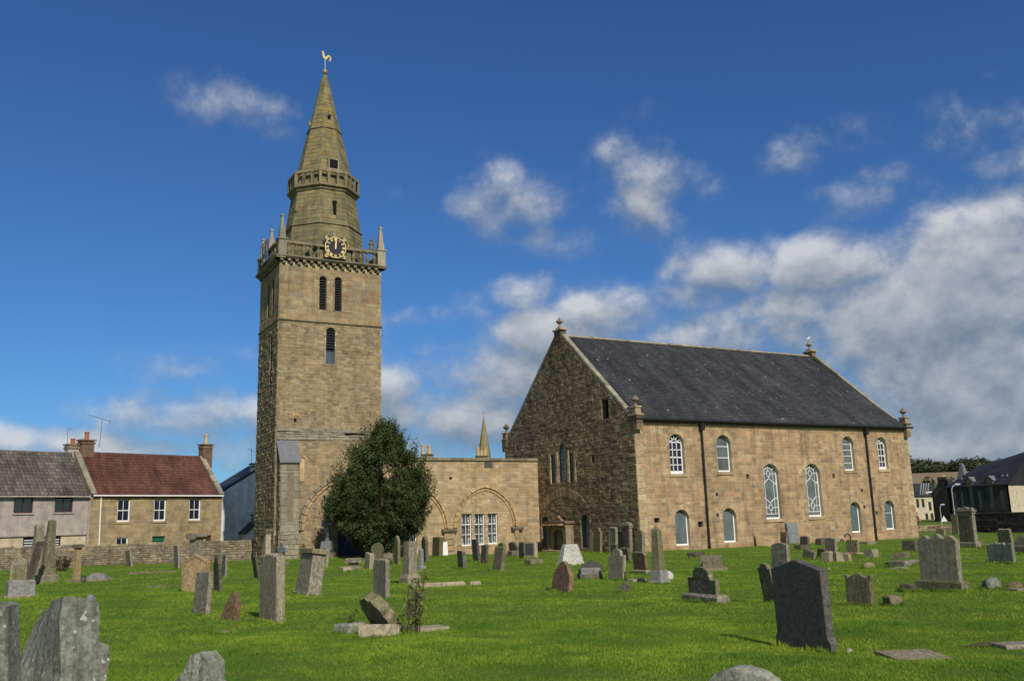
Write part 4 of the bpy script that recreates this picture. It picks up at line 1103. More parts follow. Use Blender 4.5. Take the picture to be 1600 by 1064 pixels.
def build_red_house():
    root = thing('house', 'two storey sandstone house with red pantile roof and white sash windows', 'house', MH)
    W = Walls(root); u0, u1, EZ_ = -5.15, 5.48, 4.66
    wins = [(-2.64, 2.80, .98, 1.60), (.20, 2.80, .98, 1.58), (3.11, 2.80, .98, 1.60), (-2.64, .2, .92, 1.46)]
    extra = [(.20, -.45, 1.04, 2.12), (4.40, 1.12, .48, .49)]
    holes = [[(c + u, z0 + z) for u, z in shape('rect', w, h)] for c, z0, w, h in wins + extra]
    wall_panel(root, MH, [(u0, -.6), (u1, -.6), (u1, EZ_), (u0, EZ_)], holes, .3, 'mortar')
    W.fill(MH, lambda z: (u0, u1), -.45, EZ_ - .01, [hole_fn('rect', *w) for w in wins + extra], (.27, .34), (.45, .95), .01, 'cottage_stone', (.01, .018), 0, 51)
    for c, z0, w, h in wins: window(root, MH, c, z0, 'rect', w, h, .14, 'sash22', 'dark_glazing', fw=.08, sill=.08)
    MB().box(-.32, .72, .16, .2, -.45, 1.65).build('door', 'green_door', root, MH)
    MB().box(-.3, .7, .1, .156, 1.3, 1.38).build('door_rail', 'green_door', root, MH)
    MB().box(4.16, 4.64, .12, .2, 1.12, 1.61).build('vent', 'brown_frame', root, MH)
    D = 6.0; rz = 7.96
    for x in (u0, u1 - .3): MB().prism([(0, -.6), (D, -.6), (D, EZ_), (D / 2, rz - .1), (0, EZ_)], 0, .3).build('wall', 'cottage_stone', root, MH @ T(x + .3, 0, 0) @ Matrix(((0, -1, 0, 0), (1, 0, 0, 0), (0, 0, 1, 0), (0, 0, 0, 1))) @ T(0, 0, 0))
    MB().box(u0, u1, D - .3, D, -.6, EZ_).build('wall', 'cottage_stone', root, MH)
    ey, ez = -.18, EZ_ + .05; ang = math.degrees(math.atan2(rz - ez, D / 2 - ey)); SL = math.hypot(rz - ez, D / 2 - ey)
    MR = MH @ T(0, ey, ez) @ RX(ang); pantiles(root, MR, u0 + .45, u1 - .38, SL, 'red_pantile')
    MB().box(u0 + .3, u1 - .3, 0, SL, -.1, -.002).build('roof', 'red_pantile', root, MR)
    MB().box(u0 + .3, u1 - .3, 0, SL, -.1, -.002).build('roof', 'red_pantile', root, MH @ T(u0 + u1, D, 0) @ RZ(180) @ T(0, ey, ez) @ RX(ang))
    for k in range(26):
        a = u0 + .4 + (u1 - u0 - .8) * k / 26; MB().lathe([(.12, 0), (.13, (u1 - u0 - .8) / 26 - .01)], 8, RY(90)).build('ridge_tile', 'red_pantile', root, MH @ T(a, D / 2, rz - .03))
    for x in (u0 - .05, u1 - .36):
        for k in range(6):
            a = SL * k / 6; MB().box(0, .40, a + .006, a + SL / 6 - .006, -.02, .16, c=.02).build('skew_stone', 'grey_dressed', root, MH @ T(x, ey, ez) @ RX(ang))
    MB().box(u0 + .1, u1, -.29, -.19, EZ_ - .03, EZ_ + .06).build('gutter', 'white_paint', root, MH)
    MB().tube((-4.36, -.1, -.4), (-4.42, -.1, EZ_ - .1), .045).build('downpipe', 'white_paint', root, MH)
    chimney(root, MH @ T(-3.72 - .6, D / 2, 6.9), .92, .75, 1.95, 'brown_brick', ((.02, .58),), 'terracotta')
    chimney(root, MH @ T(5.68, D / 2, 7.1), .86, .7, 1.85, 'brown_brick', ((.02, .85),), 'buff_pot')
    # tv aerial
    a = MB(); a.tube((0, 0, 0), (.10, 0, 2.1), .022); a.tube((-.95, 0, 2.45), (.75, 0, 2.02), .016)
    for k in range(9):
        f = k / 8; c = Vector((-.95 + 1.7 * f, 0, 2.45 - .43 * f)); a.tube(c + Vector((0, -.16, 0)), c + Vector((0, .16, 0)), .008, n=5)
    for dz in (-.12, -.06, 0, .06, .12): a.tube((.72, -.14, 2.03 + dz), (.72, .14, 2.03 + dz), .008, n=5)
    tag(a.build('aerial', 'lead', None, MH @ T(-3.30, D / 2, 8.4)), 'tall television aerial beside the brick chimney of the red roofed house', 'aerial')
    W.finish(300)


def build_grey_house():
    M = MH @ T(0, -.04, 0)
    root = thing('house', 'pink harled house with grey pantile roof and brown casement windows', 'house', M @ T(-10, 0, 0))
    W = Walls(root); u0, u1, EZ_ = -22.0, -5.30, 4.62
    wins = [(-9.68, 3.50, 1.24, 1.06), (-7.00, 3.52, 1.24, 1.03), (-12.6, 3.5, 1.24, 1.06)]; low = [(-8.26, .8, 2.5, 1.11), (-11.9, .8, 1.9, 1.11)]
    wall_panel(root, M, [(u0, 1.94), (u1, 1.94), (u1, EZ_), (u0, EZ_)], [[(c + u, z0 + z) for u, z in shape('rect', w, h)] for c, z0, w, h in wins], .25, 'harling', 'upper_wall')
    wall_panel(root, M @ T(0, .1, 0), [(u0, -.6), (u1, -.6), (u1, 1.935), (u0, 1.935)], [[(c + u, z0 + z) for u, z in shape('rect', w, h)] for c, z0, w, h in low], .25, 'mortar')
    MB().box(u0, u1, .0, .098, 1.936, 1.97).build('drip', 'harling', root, M)
    W.fill(M @ T(0, .1, 0), lambda z: (u0, u1), -.4, 1.93, [hole_fn('rect', *w) for w in low], (.2, .32), (.3, .7), .014, 'cottage_stone', (.01, .03), .006, 61)
    for c, z0, w, h in wins:
        wn = window(root, M, c, z0, 'rect', w, h, .12, 'casement', 'clear_glass', 'brown_frame', .07)
        MB().box(-w / 2 - .08, w / 2 + .08, -.2, -.005, -.1, -.005).build('sill', 'harling', wn, M @ T(c, .12, z0))
        MB().box(-w / 2, w / 2, .10, .11, 0, h).build('curtain', 'lace', wn, M @ T(c, .12, z0))
    for c, z0, w, h in low:
        wn = window(root, M @ T(0, .1, 0), c, z0, 'rect', w, h, .12, 'casement', 'blue_glazing', 'brown_frame', .07)
        bl = MB()
        for k in range(4): bl.box(-w / 2 + .1, w / 2 - .1, -.05, -.03, .35 + k * .17, .40 + k * .17)
        bl.build('blind', 'white_paint', wn, M @ T(c, .22, z0))
    D = 6.2; rz = 7.86; ey, ez = -.2, EZ_ + .04; ang = math.degrees(math.atan2(rz - ez, D / 2 - ey)); SL = math.hypot(rz - ez, D / 2 - ey)
    MR = M @ T(0, ey, ez) @ RX(ang); pantiles(root, MR, u0, u1 - .03, SL, 'grey_pantile', .27, 13)
    MB().box(u0, u1 - .02, 0, SL, -.1, -.002).build('roof', 'grey_pantile', root, MR)
    MB().box(u0, u1 - .02, 0, SL, -.1, -.002).build('roof', 'grey_pantile', root, M @ T(u0 + u1, D, 0) @ RZ(180) @ T(0, ey, ez) @ RX(ang))
    MB().prism([(0, -.6), (D, -.6), (D, EZ_), (D / 2, rz - .1), (0, EZ_)], 0, .2).build('wall', 'harling', root, M @ T(u0 + .2, 0, 0) @ Matrix(((0, -1, 0, 0), (1, 0, 0, 0), (0, 0, 1, 0), (0, 0, 0, 1))))
    MB().box(u0, u1, D - .2, D, -.6, EZ_).build('wall', 'harling', root, M)
    for k in range(30):
        a = u0 + (u1 - u0) * k / 30; MB().lathe([(.12, 0), (.13, (u1 - u0) / 30 - .01)], 8, RY(90)).build('ridge_tile', 'grey_pantile', root, M @ T(a, D / 2, rz - .03))
    MB().box(u0, u1, -.33, -.21, EZ_ - .06, EZ_ + .03).build('gutter', 'harling', root, M)
    MB().box(u1 + .006, u1 + .16, -.05, .3, -.5, EZ_ + .1).build('party_wall', 'harling', root, M)
    chimney(root, M @ T(-4.85 - .35, D / 2 + .3, 7.2), .8, .6, 1.3, 'harling', ((.05, .42),), 'terracotta')
    a = MB().tube((0, 0, 0), (-.02, 0, 1.7), .02); a.tube((-.02, 0, 1.68), (.35, 0, 1.74), .012)
    for k in range(4): a.tube((.1 * k, -.1, 1.69 + .01 * k), (.1 * k, .1, 1.69 + .01 * k), .008, n=5)
    tag(a.build('aerial', 'lead', None, M @ T(-5.68, D / 2, 8.0)), 'short thin aerial beside the small harled chimney on the grey roof', 'aerial')


def build_white_house():
    M = T(15.0, 77.0, 0); root = thing('house', 'white harled house with its plain gable mostly in the shadow of the tower', 'house', M)
    out = [(0, -.7), (9, -.7), (9, 4.9), (4.2, 7.62), (0.0, 4.98)]
    MB().prism(out, 0, .3).build('gable_wall', 'white_harling', root, M)
    MB().box(0, .3, .3, 9, -.7, 4.95).box(8.7, 9, .3, 9, -.7, 4.9).build('wall', 'white_harling', root, M)
    for s, M2 in ((0, M @ T(-.12, -.05, 4.93) @ RY(-math.degrees(math.atan2(2.64, 4.2)))), (1, M @ T(9.12, -.05, 4.85) @ RY(math.degrees(math.atan2(2.72, 4.8))))):
        MB().box(0 if s == 0 else -5.6, 5.05 if s == 0 else 0, 0, 9, .0, .14).build('roof', 'dark_slate', root, M2)
    chimney(root, M @ T(3.2, .5, 6.55), 1.5, .8, .75, 'white_harling', ((-.2, .5), (.3, .5)), 'buff_pot')
    # lean-to with two little dormers against the gable
    le = link('lean_to', None, root, M @ T(0, 0, 0))
    bpy.data.objects.remove(le)
    q = MB().prism([(1.65, -.7), (5.2, -.7), (5.2, 3.6), (3.6, 3.6), (1.65, 1.75)], -2.4, 0).build('lean_to', 'white_harling', root, M)
    MB().box(-.25, 2.85, -2.6, .0, .0, .1).build('lean_to_roof', 'dark_slate', q, M @ T(1.65, 0, 1.78) @ RY(-43.5))
    for k in range(2):
        MB().box(2.2 + k * .75, 2.75 + k * .75, -2.3 + .0, -1.2, 2.3 + k * .62, 3.05 + k * .62).build('dormer', 'blue_glazing', q, M)
        MB().box(2.12 + k * .75, 2.83 + k * .75, -2.4, -1.1, 3.053 + k * .62, 3.15 + k * .62).build('dormer_roof', 'dark_slate', q, M)
    a = MB().tube((0, 0, 0), (-.02, 0, 1.4), .02); a.tube((-.3, 0, 1.3), (.28, 0, 1.05), .012)
    for k in range(5): a.tube((-.3 + .14 * k, -.12, 1.3 - .06 * k), (-.3 + .14 * k, .12, 1.3 - .06 * k), .009, n=5)
    tag(a.build('aerial', 'lead', None, T(17.45, 77.4, 7.3)), 'thin aerial on the chimney of the white house beside the tower', 'aerial')


build_red_house(); build_grey_house(); build_white_house()


def build_yard_wall():
    pts = [(-16.5, 71.0), (-.36, 65.9), (8.4, 63.1), (14.0, 60.6)]
    root = thing('boundary_wall', 'low rubble stone wall along the left edge of the graveyard', 'wall', T(6, 64, 0)); W = Walls(root)
    for (xa, ya), (xb, yb) in zip(pts[:-1], pts[1:]):
        L = math.hypot(xb - xa, yb - ya); M = T(xa, ya, 0) @ RZ(math.degrees(math.atan2(yb - ya, xb - xa)))
        MB().box(0, L, .02, .5, -.8, 1.2).build('wall_core', 'dark_mortar', root, M)
        W.fill(M @ T(0, .02, 0), lambda z: (0, L), -.5, 1.18, (), (.08, .19), (.11, .38), .022, 'yard_rubble', (.012, .06), .02, int(xa) + 77)
        n = int(L / .55)
        for k in range(n):
            rs = random.Random(k); a = L * k / n; h = rs.uniform(.07, .16)
            W.stone(M @ T(0, .26, 1.2) @ RX(-90), ((a + .01, -.26), (a + L / n - .01, -.26), (a + L / n - .01, .26), (a + .01, .26)), h, 'yard_rubble')
    W.finish(300)


build_yard_wall()


def gable_house(name, label, M, w, d, ez, rz, wall, roof, wins=(), chims=(), frame='white_paint', glz='dark_glazing', zb=-.6):
    """plain house, ridge along local x; wins on the front (y=0): (u, z0, w, h)"""
    root = thing(name, label, 'house', M)
    wall_panel(root, M, [(-w / 2, zb), (w / 2, zb), (w / 2, ez), (-w / 2, ez)], [[(c + u, z0 + z) for u, z in shape('rect', a, h)] for c, z0, a, h in wins], .15, wall)
    for c, z0, a, h in wins: window(root, M, c, z0, 'rect', a, h, .1, 'sash22', glz, frame, .07)
    for x in (-w / 2 + .2, w / 2): MB().prism([(0, zb), (d, zb), (d, ez), (d / 2, rz), (0, ez)], 0, .2).build('gable_wall', wall, root, M @ T(x, 0, 0) @ Matrix(((0, -1, 0, 0), (1, 0, 0, 0), (0, 0, 1, 0), (0, 0, 0, 1))))
    MB().box(-w / 2, w / 2, d - .2, d, zb, ez).build('wall', wall, root, M)
    ang = math.degrees(math.atan2(rz - ez, d / 2)); SL = math.hypot(rz - ez, d / 2)
    for MM in (M, M @ T(0, d, 0) @ RZ(180)):
        MB().box(-w / 2 - .05, w / 2 + .05, -.25, SL + .03, .02, .16).build('roof', roof, root, MM @ T(0, 0, ez) @ RX(ang))
    for x, h, pots in chims: chimney(root, M @ T(x, d / 2, rz - .4), 1.0, .6, h, wall, pots, 'buff_pot')
    return root


# roofs and chimneys that look over the link building
gable_house('house', 'house behind the flat link building showing its three pale chimney pots', T(36.3, 71.4, 0) @ RZ(-25), 8, 6, 4.2, 6.9, 'cornice_stone', 'dark_slate', ((0, 2.6, 1, 1.5),), ((-.1, 1.35, ((-.32, .75), (.0, .5), (.32, .7))),))
gable_house('house', 'house behind the dark evergreen showing a red and a pink chimney pot', T(30.2, 72.6, 0) @ RZ(-25), 7, 6, 4.2, 6.9, 'cornice_stone', 'dark_slate', ((0, 2.6, 1, 1.5),), ((1.0, 1.5, ((-.35, .85), (.2, .75))),))


def build_far_spire():
    M = T(100.1, 196.5, 0); root = thing('church_spire', 'distant slender church spire rising behind the link building roof', 'spire', M)
    MB().box(-2.3, 2.3, -2.3, 2.3, -1, 15.5).build('tower', 'spire_stone', root, M)
    MB().lathe([(1.75, 15.5), (1.45, 18.2), (1.5, 18.3), (.05, 27.4)], 8, None, math.pi / 8).build('spire', 'spire_stone', root, M)
    MB().tube((0, 0, 27.3), (0, 0, 28.6), .04).box(-.35, .35, -.03, .03, 28.2, 28.3).build('vane', 'lead', root, M)


build_far_spire()


# ------------------------------------------------------------------ street on the right
def build_dark_hall():
    M = T(121.3, 78.2, 0) @ RZ(-90) @ T(-9.4, 0, 0)      # local x from the far end (0) to the near corner (9.4), looking at the west side
    root = thing('hall', 'dark hipped slate roofed hall with shaded long wall and cream end wall', 'hall', M @ T(5, 5, 0))
    L, Dp, ez, rz = 9.4, 11.0, 4.95, 9.7
    wins = [(1.0, 1.6, .55, 2.6), (2.1, 1.6, .55, 2.6), (3.6, 1.8, .6, 3.6), (4.9, 1.6, .55, 2.6), (6.7, 1.8, .6, 3.6), (8.3, 1.6, .55, 2.6)]
    lowholes = [w if w[1] + w[3] < ez else (w[0], w[1], w[2], ez - w[1] - .12) for w in wins]
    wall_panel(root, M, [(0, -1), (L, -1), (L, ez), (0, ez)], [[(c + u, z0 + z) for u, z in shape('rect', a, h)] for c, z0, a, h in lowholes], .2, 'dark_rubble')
    for c, z0, a, h in lowholes: window(root, M, c, z0, 'rect', a, h, .12, 'bars3', 'blue_glazing', 'lead', .05)
    MB().box(0, .3, 0, Dp, -1, ez).build('wall', 'dark_rubble', root, M)
    MB().box(L - .3, L, .0, Dp, -1, ez).build('end_wall', 'cream_render', root, M)
    MB().box(0, L, Dp - .3, Dp, -1, ez).build('wall', 'dark_rubble', root, M)
    o = .3; r0, r1 = 4.2, L - 4.0
    v = [(-o, -o, ez), (L + o, -o, ez), (L + o, Dp + o, ez), (-o, Dp + o, ez), (0.98, Dp / 2, 7.74), (10.11, Dp / 2, 9.77)]
    link('roof', mesh('roof', v, [(0, 1, 5, 4), (1, 2, 5), (2, 3, 4, 5), (3, 0, 4), (3, 2, 1, 0)], 'dark_slate'), root, M)
    for c in (3.6, 6.7):    # stone dormer heads breaking the eaves, with little lit roofs
        d = MB().prism([(-.55, 0), (.55, 0), (.55, .75), (0, 1.35), (-.55, .75)], -.02, .35).build('dormer', 'cornice_stone', root, M @ T(c, -.05, ez - .1))
        for s in (-1, 1):
            MB().add([(0, -.1, 1.45), (s * .75, -.1, .72), (s * .75, 1.3, .72), (0, 1.6, 1.45)], [(0, 1, 2, 3)]).build('dormer_roof', 'lead', d, M @ T(c, -.05, ez - .1))
    for c in (.5, 1.6, 8.0, 8.7): MB().box(c - .16, c + .16, -.02, .3, 0, .3).build('roof_vent', 'lead', root, M @ T(c * 0, 1.0 - .1, ez + 1.1))
    for c in (3.0, 5.6): MB().box(c - .1, c + .1, -.12, -.002, -1, ez - .1).build('downpipe', 'black_iron', root, M)


build_dark_hall()
tr = thing('turret', 'tall pointed slate turret roof at the far end of the dark hall', 'turret', T(125.4, 87.7, 0))
MB().box(-1.0, 1.0, -1.0, 1.0, -1, 4.6).build('wall', 'dark_rubble', tr, T(125.4, 87.7, 0))
MB().lathe([(1.65, 4.6), (1.1, 5.8), (.22, 8.4), (.0, 8.5)], 4, None, math.pi / 4).build('roof', 'lead', tr, T(125.4, 87.7, 0))

gable_house('house', 'dark stone house with ivy turning orange and a chimney on its gable', T(130.4, 89.6, 0), 10.0, 3.8, 4.2, 5.7, 'ivy_rubble', 'dark_slate', ((-3, 1.5, .8, 1.4),), (), 'lead', 'blue_glazing', -1.5)
ih = [o for o in bpy.data.objects if o.get('label', '').startswith('dark stone house')][0]
chimney(ih, T(126.0, 91.5, 4.9), .9, 1.5, 1.7, 'dark_rubble', ((-.2, .3), (.2, .3)), 'buff_pot')
cr = gable_house('house', 'cream terraced house with tall narrow windows and a white framed dormer', T(149.2, 114.4, 0) @ RZ(-32), 8.4, 7, 4.3, 6.6, 'cream_render', 'dark_slate', ((-1.0, 2.2, .5, 1.6), (.0, 2.2, .5, 1.6), (1.0, 2.2, .5, 1.6), (2.2, 1.6, .5, 1.6), (3.1, 1.6, .5, 1.6), (1.4, -.4, .5, 1.5), (2.4, -.4, .5, 1.5)), ((-2.8, 1.3, ((0, .5),)),), 'brown_frame', 'dark_glazing', -1.5)
Mc = T(149.2, 114.4, 0) @ RZ(-32)
dm = MB().box(1.9, 3.7, .15, .3, 3.6, 5.1).box(1.9, 2.02, .3, 2.4, 3.6, 5.1).build('dormer', 'white_paint', cr, Mc)
for k in range(2): MB().box(2.1 + k * .8, 2.7 + k * .8, .10, .148, 3.8, 4.9).build('pane', 'blue_glazing', dm, Mc)
for k in range(4): MB().box(.6 + k * .45, .72 + k * .45, -.02, .08, -.0, 2.6).build('dormer_rib', 'white_paint', dm, Mc @ T(0, .2, 4.35) @ RX(33))
gable_house('house', 'small grey roofed house low on the field edge beyond the church end', T(176, 141, 0) @ RZ(-35), 9, 7, 4.6, 7.6, 'cornice_stone', 'dark_slate', ((0, 2, 1, 1.4),), ((-3.5, 1.2, ((0, .5),)),), zb=-1)

# low street wall, tall shaded boundary wall, its lit end pier
def rubble_wall(label, p, q, h, th, mat, core, seed, ch=(.16, .3), cope=True):
    (xa, ya), (xb, yb) = p, q; L = math.hypot(xb - xa, yb - ya); M = T(xa, ya, 0) @ RZ(math.degrees(math.atan2(yb - ya, xb - xa)))
    root = thing('boundary_wall', label, 'wall', M); W = Walls(root)
    MB().box(0, L, .02, th, -.5, h).build('wall_core', core, root, M)
    W.fill(M @ T(0, .02, 0), lambda z: (0, L), -.2, h - .01, (), ch, (.3, .8), .02, mat, (.02, .06), .012, seed)
    n = max(1, int(L / .8))
    for k in range(n): MB().box(L * k / n + .004, L * (k + 1) / n - .004, -.05, th + .03, h + .002, h + .11, c=.03).build('coping_stone', mat, root, M)
    W.finish(300)


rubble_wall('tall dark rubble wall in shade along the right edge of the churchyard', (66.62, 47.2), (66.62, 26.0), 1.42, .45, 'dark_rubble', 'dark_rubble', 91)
rubble_wall('low stone wall across the grass beyond the far end of the church', (60.0, 60.2), (73.4, 53.0), .42, .4, 'gable_rubble', 'dark_mortar', 92)


def lamp(label, x, y, h, arm, s=1.0):
    root = thing('street_lamp', label, 'lamp', T(x, y, 0), 'street lamps beyond the church')
    M = T(x, y, 0) @ RZ(-29)
    MB().tube((0, 0, -.5), (0, 0, h * .5), .055, .05).tube((0, 0, h * .5), (0, 0, h - .3), .042, .036).build('post', 'pole_paint', root, M)
    MB().tube((0, 0, h - .3), (.14 * s, 0, h - .02), .04).tube((.14 * s, 0, h - .02), (arm - .4, 0, h + .15), .036).build('arm', 'pole_paint', root, M)
    MB().prism([(-.1, -.05), (.35, -.02), (.4, .05), (.3, .11), (-.1, .1)], -.11, .11).build('lantern', 'pole_paint', root, M @ T(arm - .4, 0, h + .13))


lamp('tall pale street lamp standing in front of the dark hall', 78.1, 56.0, 4.0, .85)
lamp('smaller street lamp in front of the ivy covered house', 99.6, 73.3, 2.25, .6, .6)
sg = thing('road_sign', 'small triangular road sign by the ivy covered house', 'sign', T(86.3, 63.2, 0))
MB().tube((0, 0, -.3), (0, 0, 1.1), .03).build('post', 'lead', sg, T(86.3, 63.2, 0))
MB().prism([(-.32, .6), (.32, .6), (0, 1.2)], -.05, -.03).build('plate', 'white_paint', sg, T(86.3, 63.2, 0) @ RZ(-45))
pf = MB().tube((0, 0, -.4), (-.04, 0, 5.35), .055, .04); pf.lathe([(0, 0), (.07, .03), (0, .08)], 8, T(-.04, 0, 5.33))
tag(pf.build('flag_pole', 'pole_paint', None, T(-1.05, 66.9, 0)), 'thin white pole standing in front of the pink harled house', 'pole')


def build_person():
    root = thing('person', 'person in a pink top walking behind the low stone wall', 'person', T(71.3, 54.85, 0) @ RZ(60))
    M = T(71.3, 54.85, 0) @ RZ(60); bm = bmesh.new(); sk = bm.verts.layers.skin.verify()
    J = {'pel': (0, 0, .93, .13), 'ch': (0, 0, 1.25, .145), 'nk': (0, 0, 1.45, .055), 'hd': (0, -.02, 1.62, .085), 'tp': (0, -.01, 1.72, .06)}
    for s, n in ((-1, 'l'), (1, 'r')):
        J.update({n + 'sh': (s * .17, 0, 1.39, .06), n + 'el': (s * .23, .05 * s, 1.12, .045), n + 'wr': (s * .22, -.12, .90, .032), n + 'ha': (s * .21, -.17, .82, .035),
                  n + 'hip': (s * .09, 0, .88, .09), n + 'kn': (s * .1, -.10 * s, .48, .06), n + 'an': (s * .1, .08 * s + .04, .09, .042), n + 'to': (s * .1, .08 * s - .12, .04, .038)})
    V = {}
    for k, (x, y, z, r) in J.items(): V[k] = bm.verts.new((x, y, z)); V[k][sk].radius = (r, r * .85)
    for a, b in [('pel', 'ch'), ('ch', 'nk'), ('nk', 'hd'), ('hd', 'tp')] + [e for n in 'lr' for e in (('ch', n + 'sh'), (n + 'sh', n + 'el'), (n + 'el', n + 'wr'), (n + 'wr', n + 'ha'), ('pel', n + 'hip'), (n + 'hip', n + 'kn'), (n + 'kn', n + 'an'), (n + 'an', n + 'to'))]:
        bm.edges.new((V[a], V[b]))
    V['pel'][sk].use_root = True
    me = bpy.data.meshes.new('body'); bm.to_mesh(me); bm.free()
    ob = link('body', me, root, M); ob.modifiers.new('s', 'SKIN'); ob.modifiers.new('d', 'SUBSURF').levels = 1
    dg = bpy.context.evaluated_depsgraph_get(); m2 = bpy.data.meshes.new_from_object(ob.evaluated_get(dg)); ob.modifiers.clear(); ob.data = m2
    for n in ('skin', 'pink_cloth', 'jeans', 'hair'): m2.materials.append(MATS[n])
    for p in m2.polygons:
        z = p.center.z; x = abs(p.center.x); off = len(m2.materials) - 4
        p.material_index = off + (3 if z > 1.66 or (z > 1.5 and p.center.y > .03) else 0 if z > 1.44 or (x > .17 and z < .93) else 1 if z > .9 else 2)
        p.use_smooth = True


build_person()


# ------------------------------------------------------------------ trees, hill and far wood
def leaves(n_pts, P, Nrm, size, rng, mat, aspect=.55):
    """one folded leaf (two triangles sharing an edge, drawn as a quad) at each point"""
    n = len(P); a = rng.normal(size=(n, 3)); a /= np.linalg.norm(a, axis=1)[:, None]
    nr = Nrm + rng.normal(0, .55, (n, 3)); nr /= np.linalg.norm(nr, axis=1)[:, None]
    u = np.cross(nr, a); u /= np.linalg.norm(u, axis=1)[:, None] + 1e-9; v = np.cross(nr, u)
    s = size * rng.uniform(.6, 1.35, n)[:, None]; u = u * s; v = v * s * aspect
    return np.stack([P - u, P - v + nr * s * .15, P + u, P + v + nr * s * .15], 1).reshape(-1, 3)


def build_holly():
    rng = np.random.default_rng(3); bx, by = 19.2, 51.4
    root = thing('holly_tree', 'dense dark evergreen tree standing close against the tower foot', 'tree', T(bx, by, .2))
    mb = MB()
    mb.tube((0, 0, -.2), (.1, 0, 1.3), .24, .17); mb.tube((.1, 0, 1.2), (-.5, .1, 3.4), .15, .07); mb.tube((.1, 0, 1.2), (.7, -.2, 3.8), .14, .06); mb.tube((.1, 0, 1.3), (.15, .2, 5.6), .14, .04); mb.tube((.0, 0, 1.0), (-1.2, -.3, 2.6), .11, .04); mb.tube((.1, 0, 1.1), (1.5, .2, 2.9), .11, .04)
    for k in range(16):
        a = k * 2.4; z = 1.6 + k * .24; mb.tube((.1 * math.cos(a), .1 * math.sin(a), z), (1.5 * math.cos(a), 1.5 * math.sin(a), z + .9), .05, .015, 6)
    mb.build('trunk', 'bark', root, T(bx, by, .2))
    # crown: clumps spread over an egg-shaped volume, leaves spread over each clump
    P = []; N = []
    prof = [(.5, .6), (1.1, 1.3), (1.7, 2.05), (2.4, 2.7), (3.2, 3.0), (4.2, 2.95), (5.1, 2.6), (5.9, 2.0), (6.7, 1.3), (7.3, .8), (7.8, .3)]
    rad = lambda z: np.interp(z, [p[0] for p in prof], [p[1] for p in prof])
    ex, ey = 2.0, 0
    ru, rv = math.cos(R(20)), -math.sin(R(20))        # direction along the wall to the right of the camera's view
    nc = 680
    for i in range(nc):
        z = rng.uniform(.6, 7.7) if i % 4 else rng.uniform(1.2, 4.2); th = rng.uniform(0, 2 * np.pi); f = rng.uniform(.35, 1.0) ** .45
        r = rad(z) * f * (1 + .12 * np.sin(3 * th + z * 1.7) + .10 * np.sin(5 * th - z * 2.3)) - .15
        lx, ly = r * np.cos(th), r * np.sin(th) * .82
        skew = .55 * (z - 3.4) / 4 * 0.6 + (.30 if z < 3.2 else 0) * np.cos(th)
        c = np.array([lx * 1.0 + skew, ly, (z + .35 * np.sin(th * 2 + i)) * .965]); cr = rng.uniform(.22, .52)
        # rising sprays at the top and outside
        m = int(150 * (cr / .38) ** 2)
        d = rng.normal(size=(m, 3)); d /= np.linalg.norm(d, axis=1)[:, None]
        d[:, 2] = d[:, 2] * 1.25 + .1
        q = c + d * cr * rng.uniform(.35, 1.0, m)[:, None]; P.append(q); N.append(d + np.array([0, -.15, .25]))
    for i in range(130):    # thin shoots that break the outline
        z = rng.uniform(2.0, 7.6); th = rng.uniform(0, 2 * np.pi); r = rad(z) * 1.02
        c = np.array([r * np.cos(th) + .2, r * np.sin(th) * .82, z]); dv = np.array([np.cos(th) * .55, np.sin(th) * .55, .85]); m = 22
        t_ = rng.uniform(0, .62, m)[:, None]; P.append(c + dv * t_ + rng.normal(0, .05, (m, 3))); N.append(rng.normal(size=(m, 3)))
    P = np.concatenate(P); N = np.concatenate(N)
    V = leaves(0, P, N, .060, rng, 'holly_leaf')
    o = link('crown', np_mesh('crown', V, 4, 'holly_leaf'), root, T(bx, by, .2)); o['kind'] = 'stuff'


build_holly()


def plant(name, label, cat, x, y, h, w, n, mat, seed, lean=(0, 0), size=.035):
    rng = np.random.default_rng(seed); z0 = gh(x, y); root = thing(name, label, cat, T(x, y, z0)); mb = MB(); P = []
    for k in range(n):
        a = rng.uniform(0, 6.28); r = rng.uniform(.02, w * .25); p0 = Vector((r * math.cos(a), r * math.sin(a), -.05)); hh = h * rng.uniform(.5, 1.0)
        tip = Vector((lean[0] * hh + math.cos(a) * w * .5 * rng.uniform(.2, 1), lean[1] * hh + math.sin(a) * w * .5 * rng.uniform(.2, 1), hh)); mid = (p0 + tip) / 2 + Vector((0, 0, hh * .12))
        mb.tube(p0, mid, .009, .007, 5); mb.tube(mid, tip, .007, .003, 5)
        for j in range(int(26 * hh / .8) + 7):
            f = rng.uniform(.15, 1); c = p0.lerp(mid, f * 2) if f < .5 else mid.lerp(tip, f * 2 - 1); P.append(np.array(c) + rng.normal(0, .055, 3))
    P = np.array(P); mb.build('stem', 'bark', root, T(x, y, z0))
    o = link('foliage', np_mesh('foliage', leaves(0, P, rng.normal(size=P.shape) + [0, -.3, .5], size, rng, mat), 4, mat), root, T(x, y, z0)); o['kind'] = 'stuff'


plant('bush', 'small round bush growing at the foot of the boundary wall', 'bush', 2.63, 55.5, .85, 1.1, 26, 'dry_leaf', 1, size=.05)
plant('sapling', 'tall straggly weeds growing beside the fallen round headstone', 'plant', 6.80, 16.45, 1.2, .55, 10, 'weed_leaf', 2, (.08, .05), .042)
plant('weed', 'short weeds sprouting behind the fallen round headstone', 'plant', 5.95, 17.6, .45, .4, 6, 'weed_leaf', 3)
plant('weed', 'leafy weeds against the foot of the tower buttress', 'plant', 15.25, 53.9, .9, .5, 8, 'weed_leaf', 4, size=.05)
plant('weed', 'small green weeds between stones under the evergreen tree', 'plant', 17.9, 45.6, .8, .5, 8, 'weed_leaf', 6, size=.05)


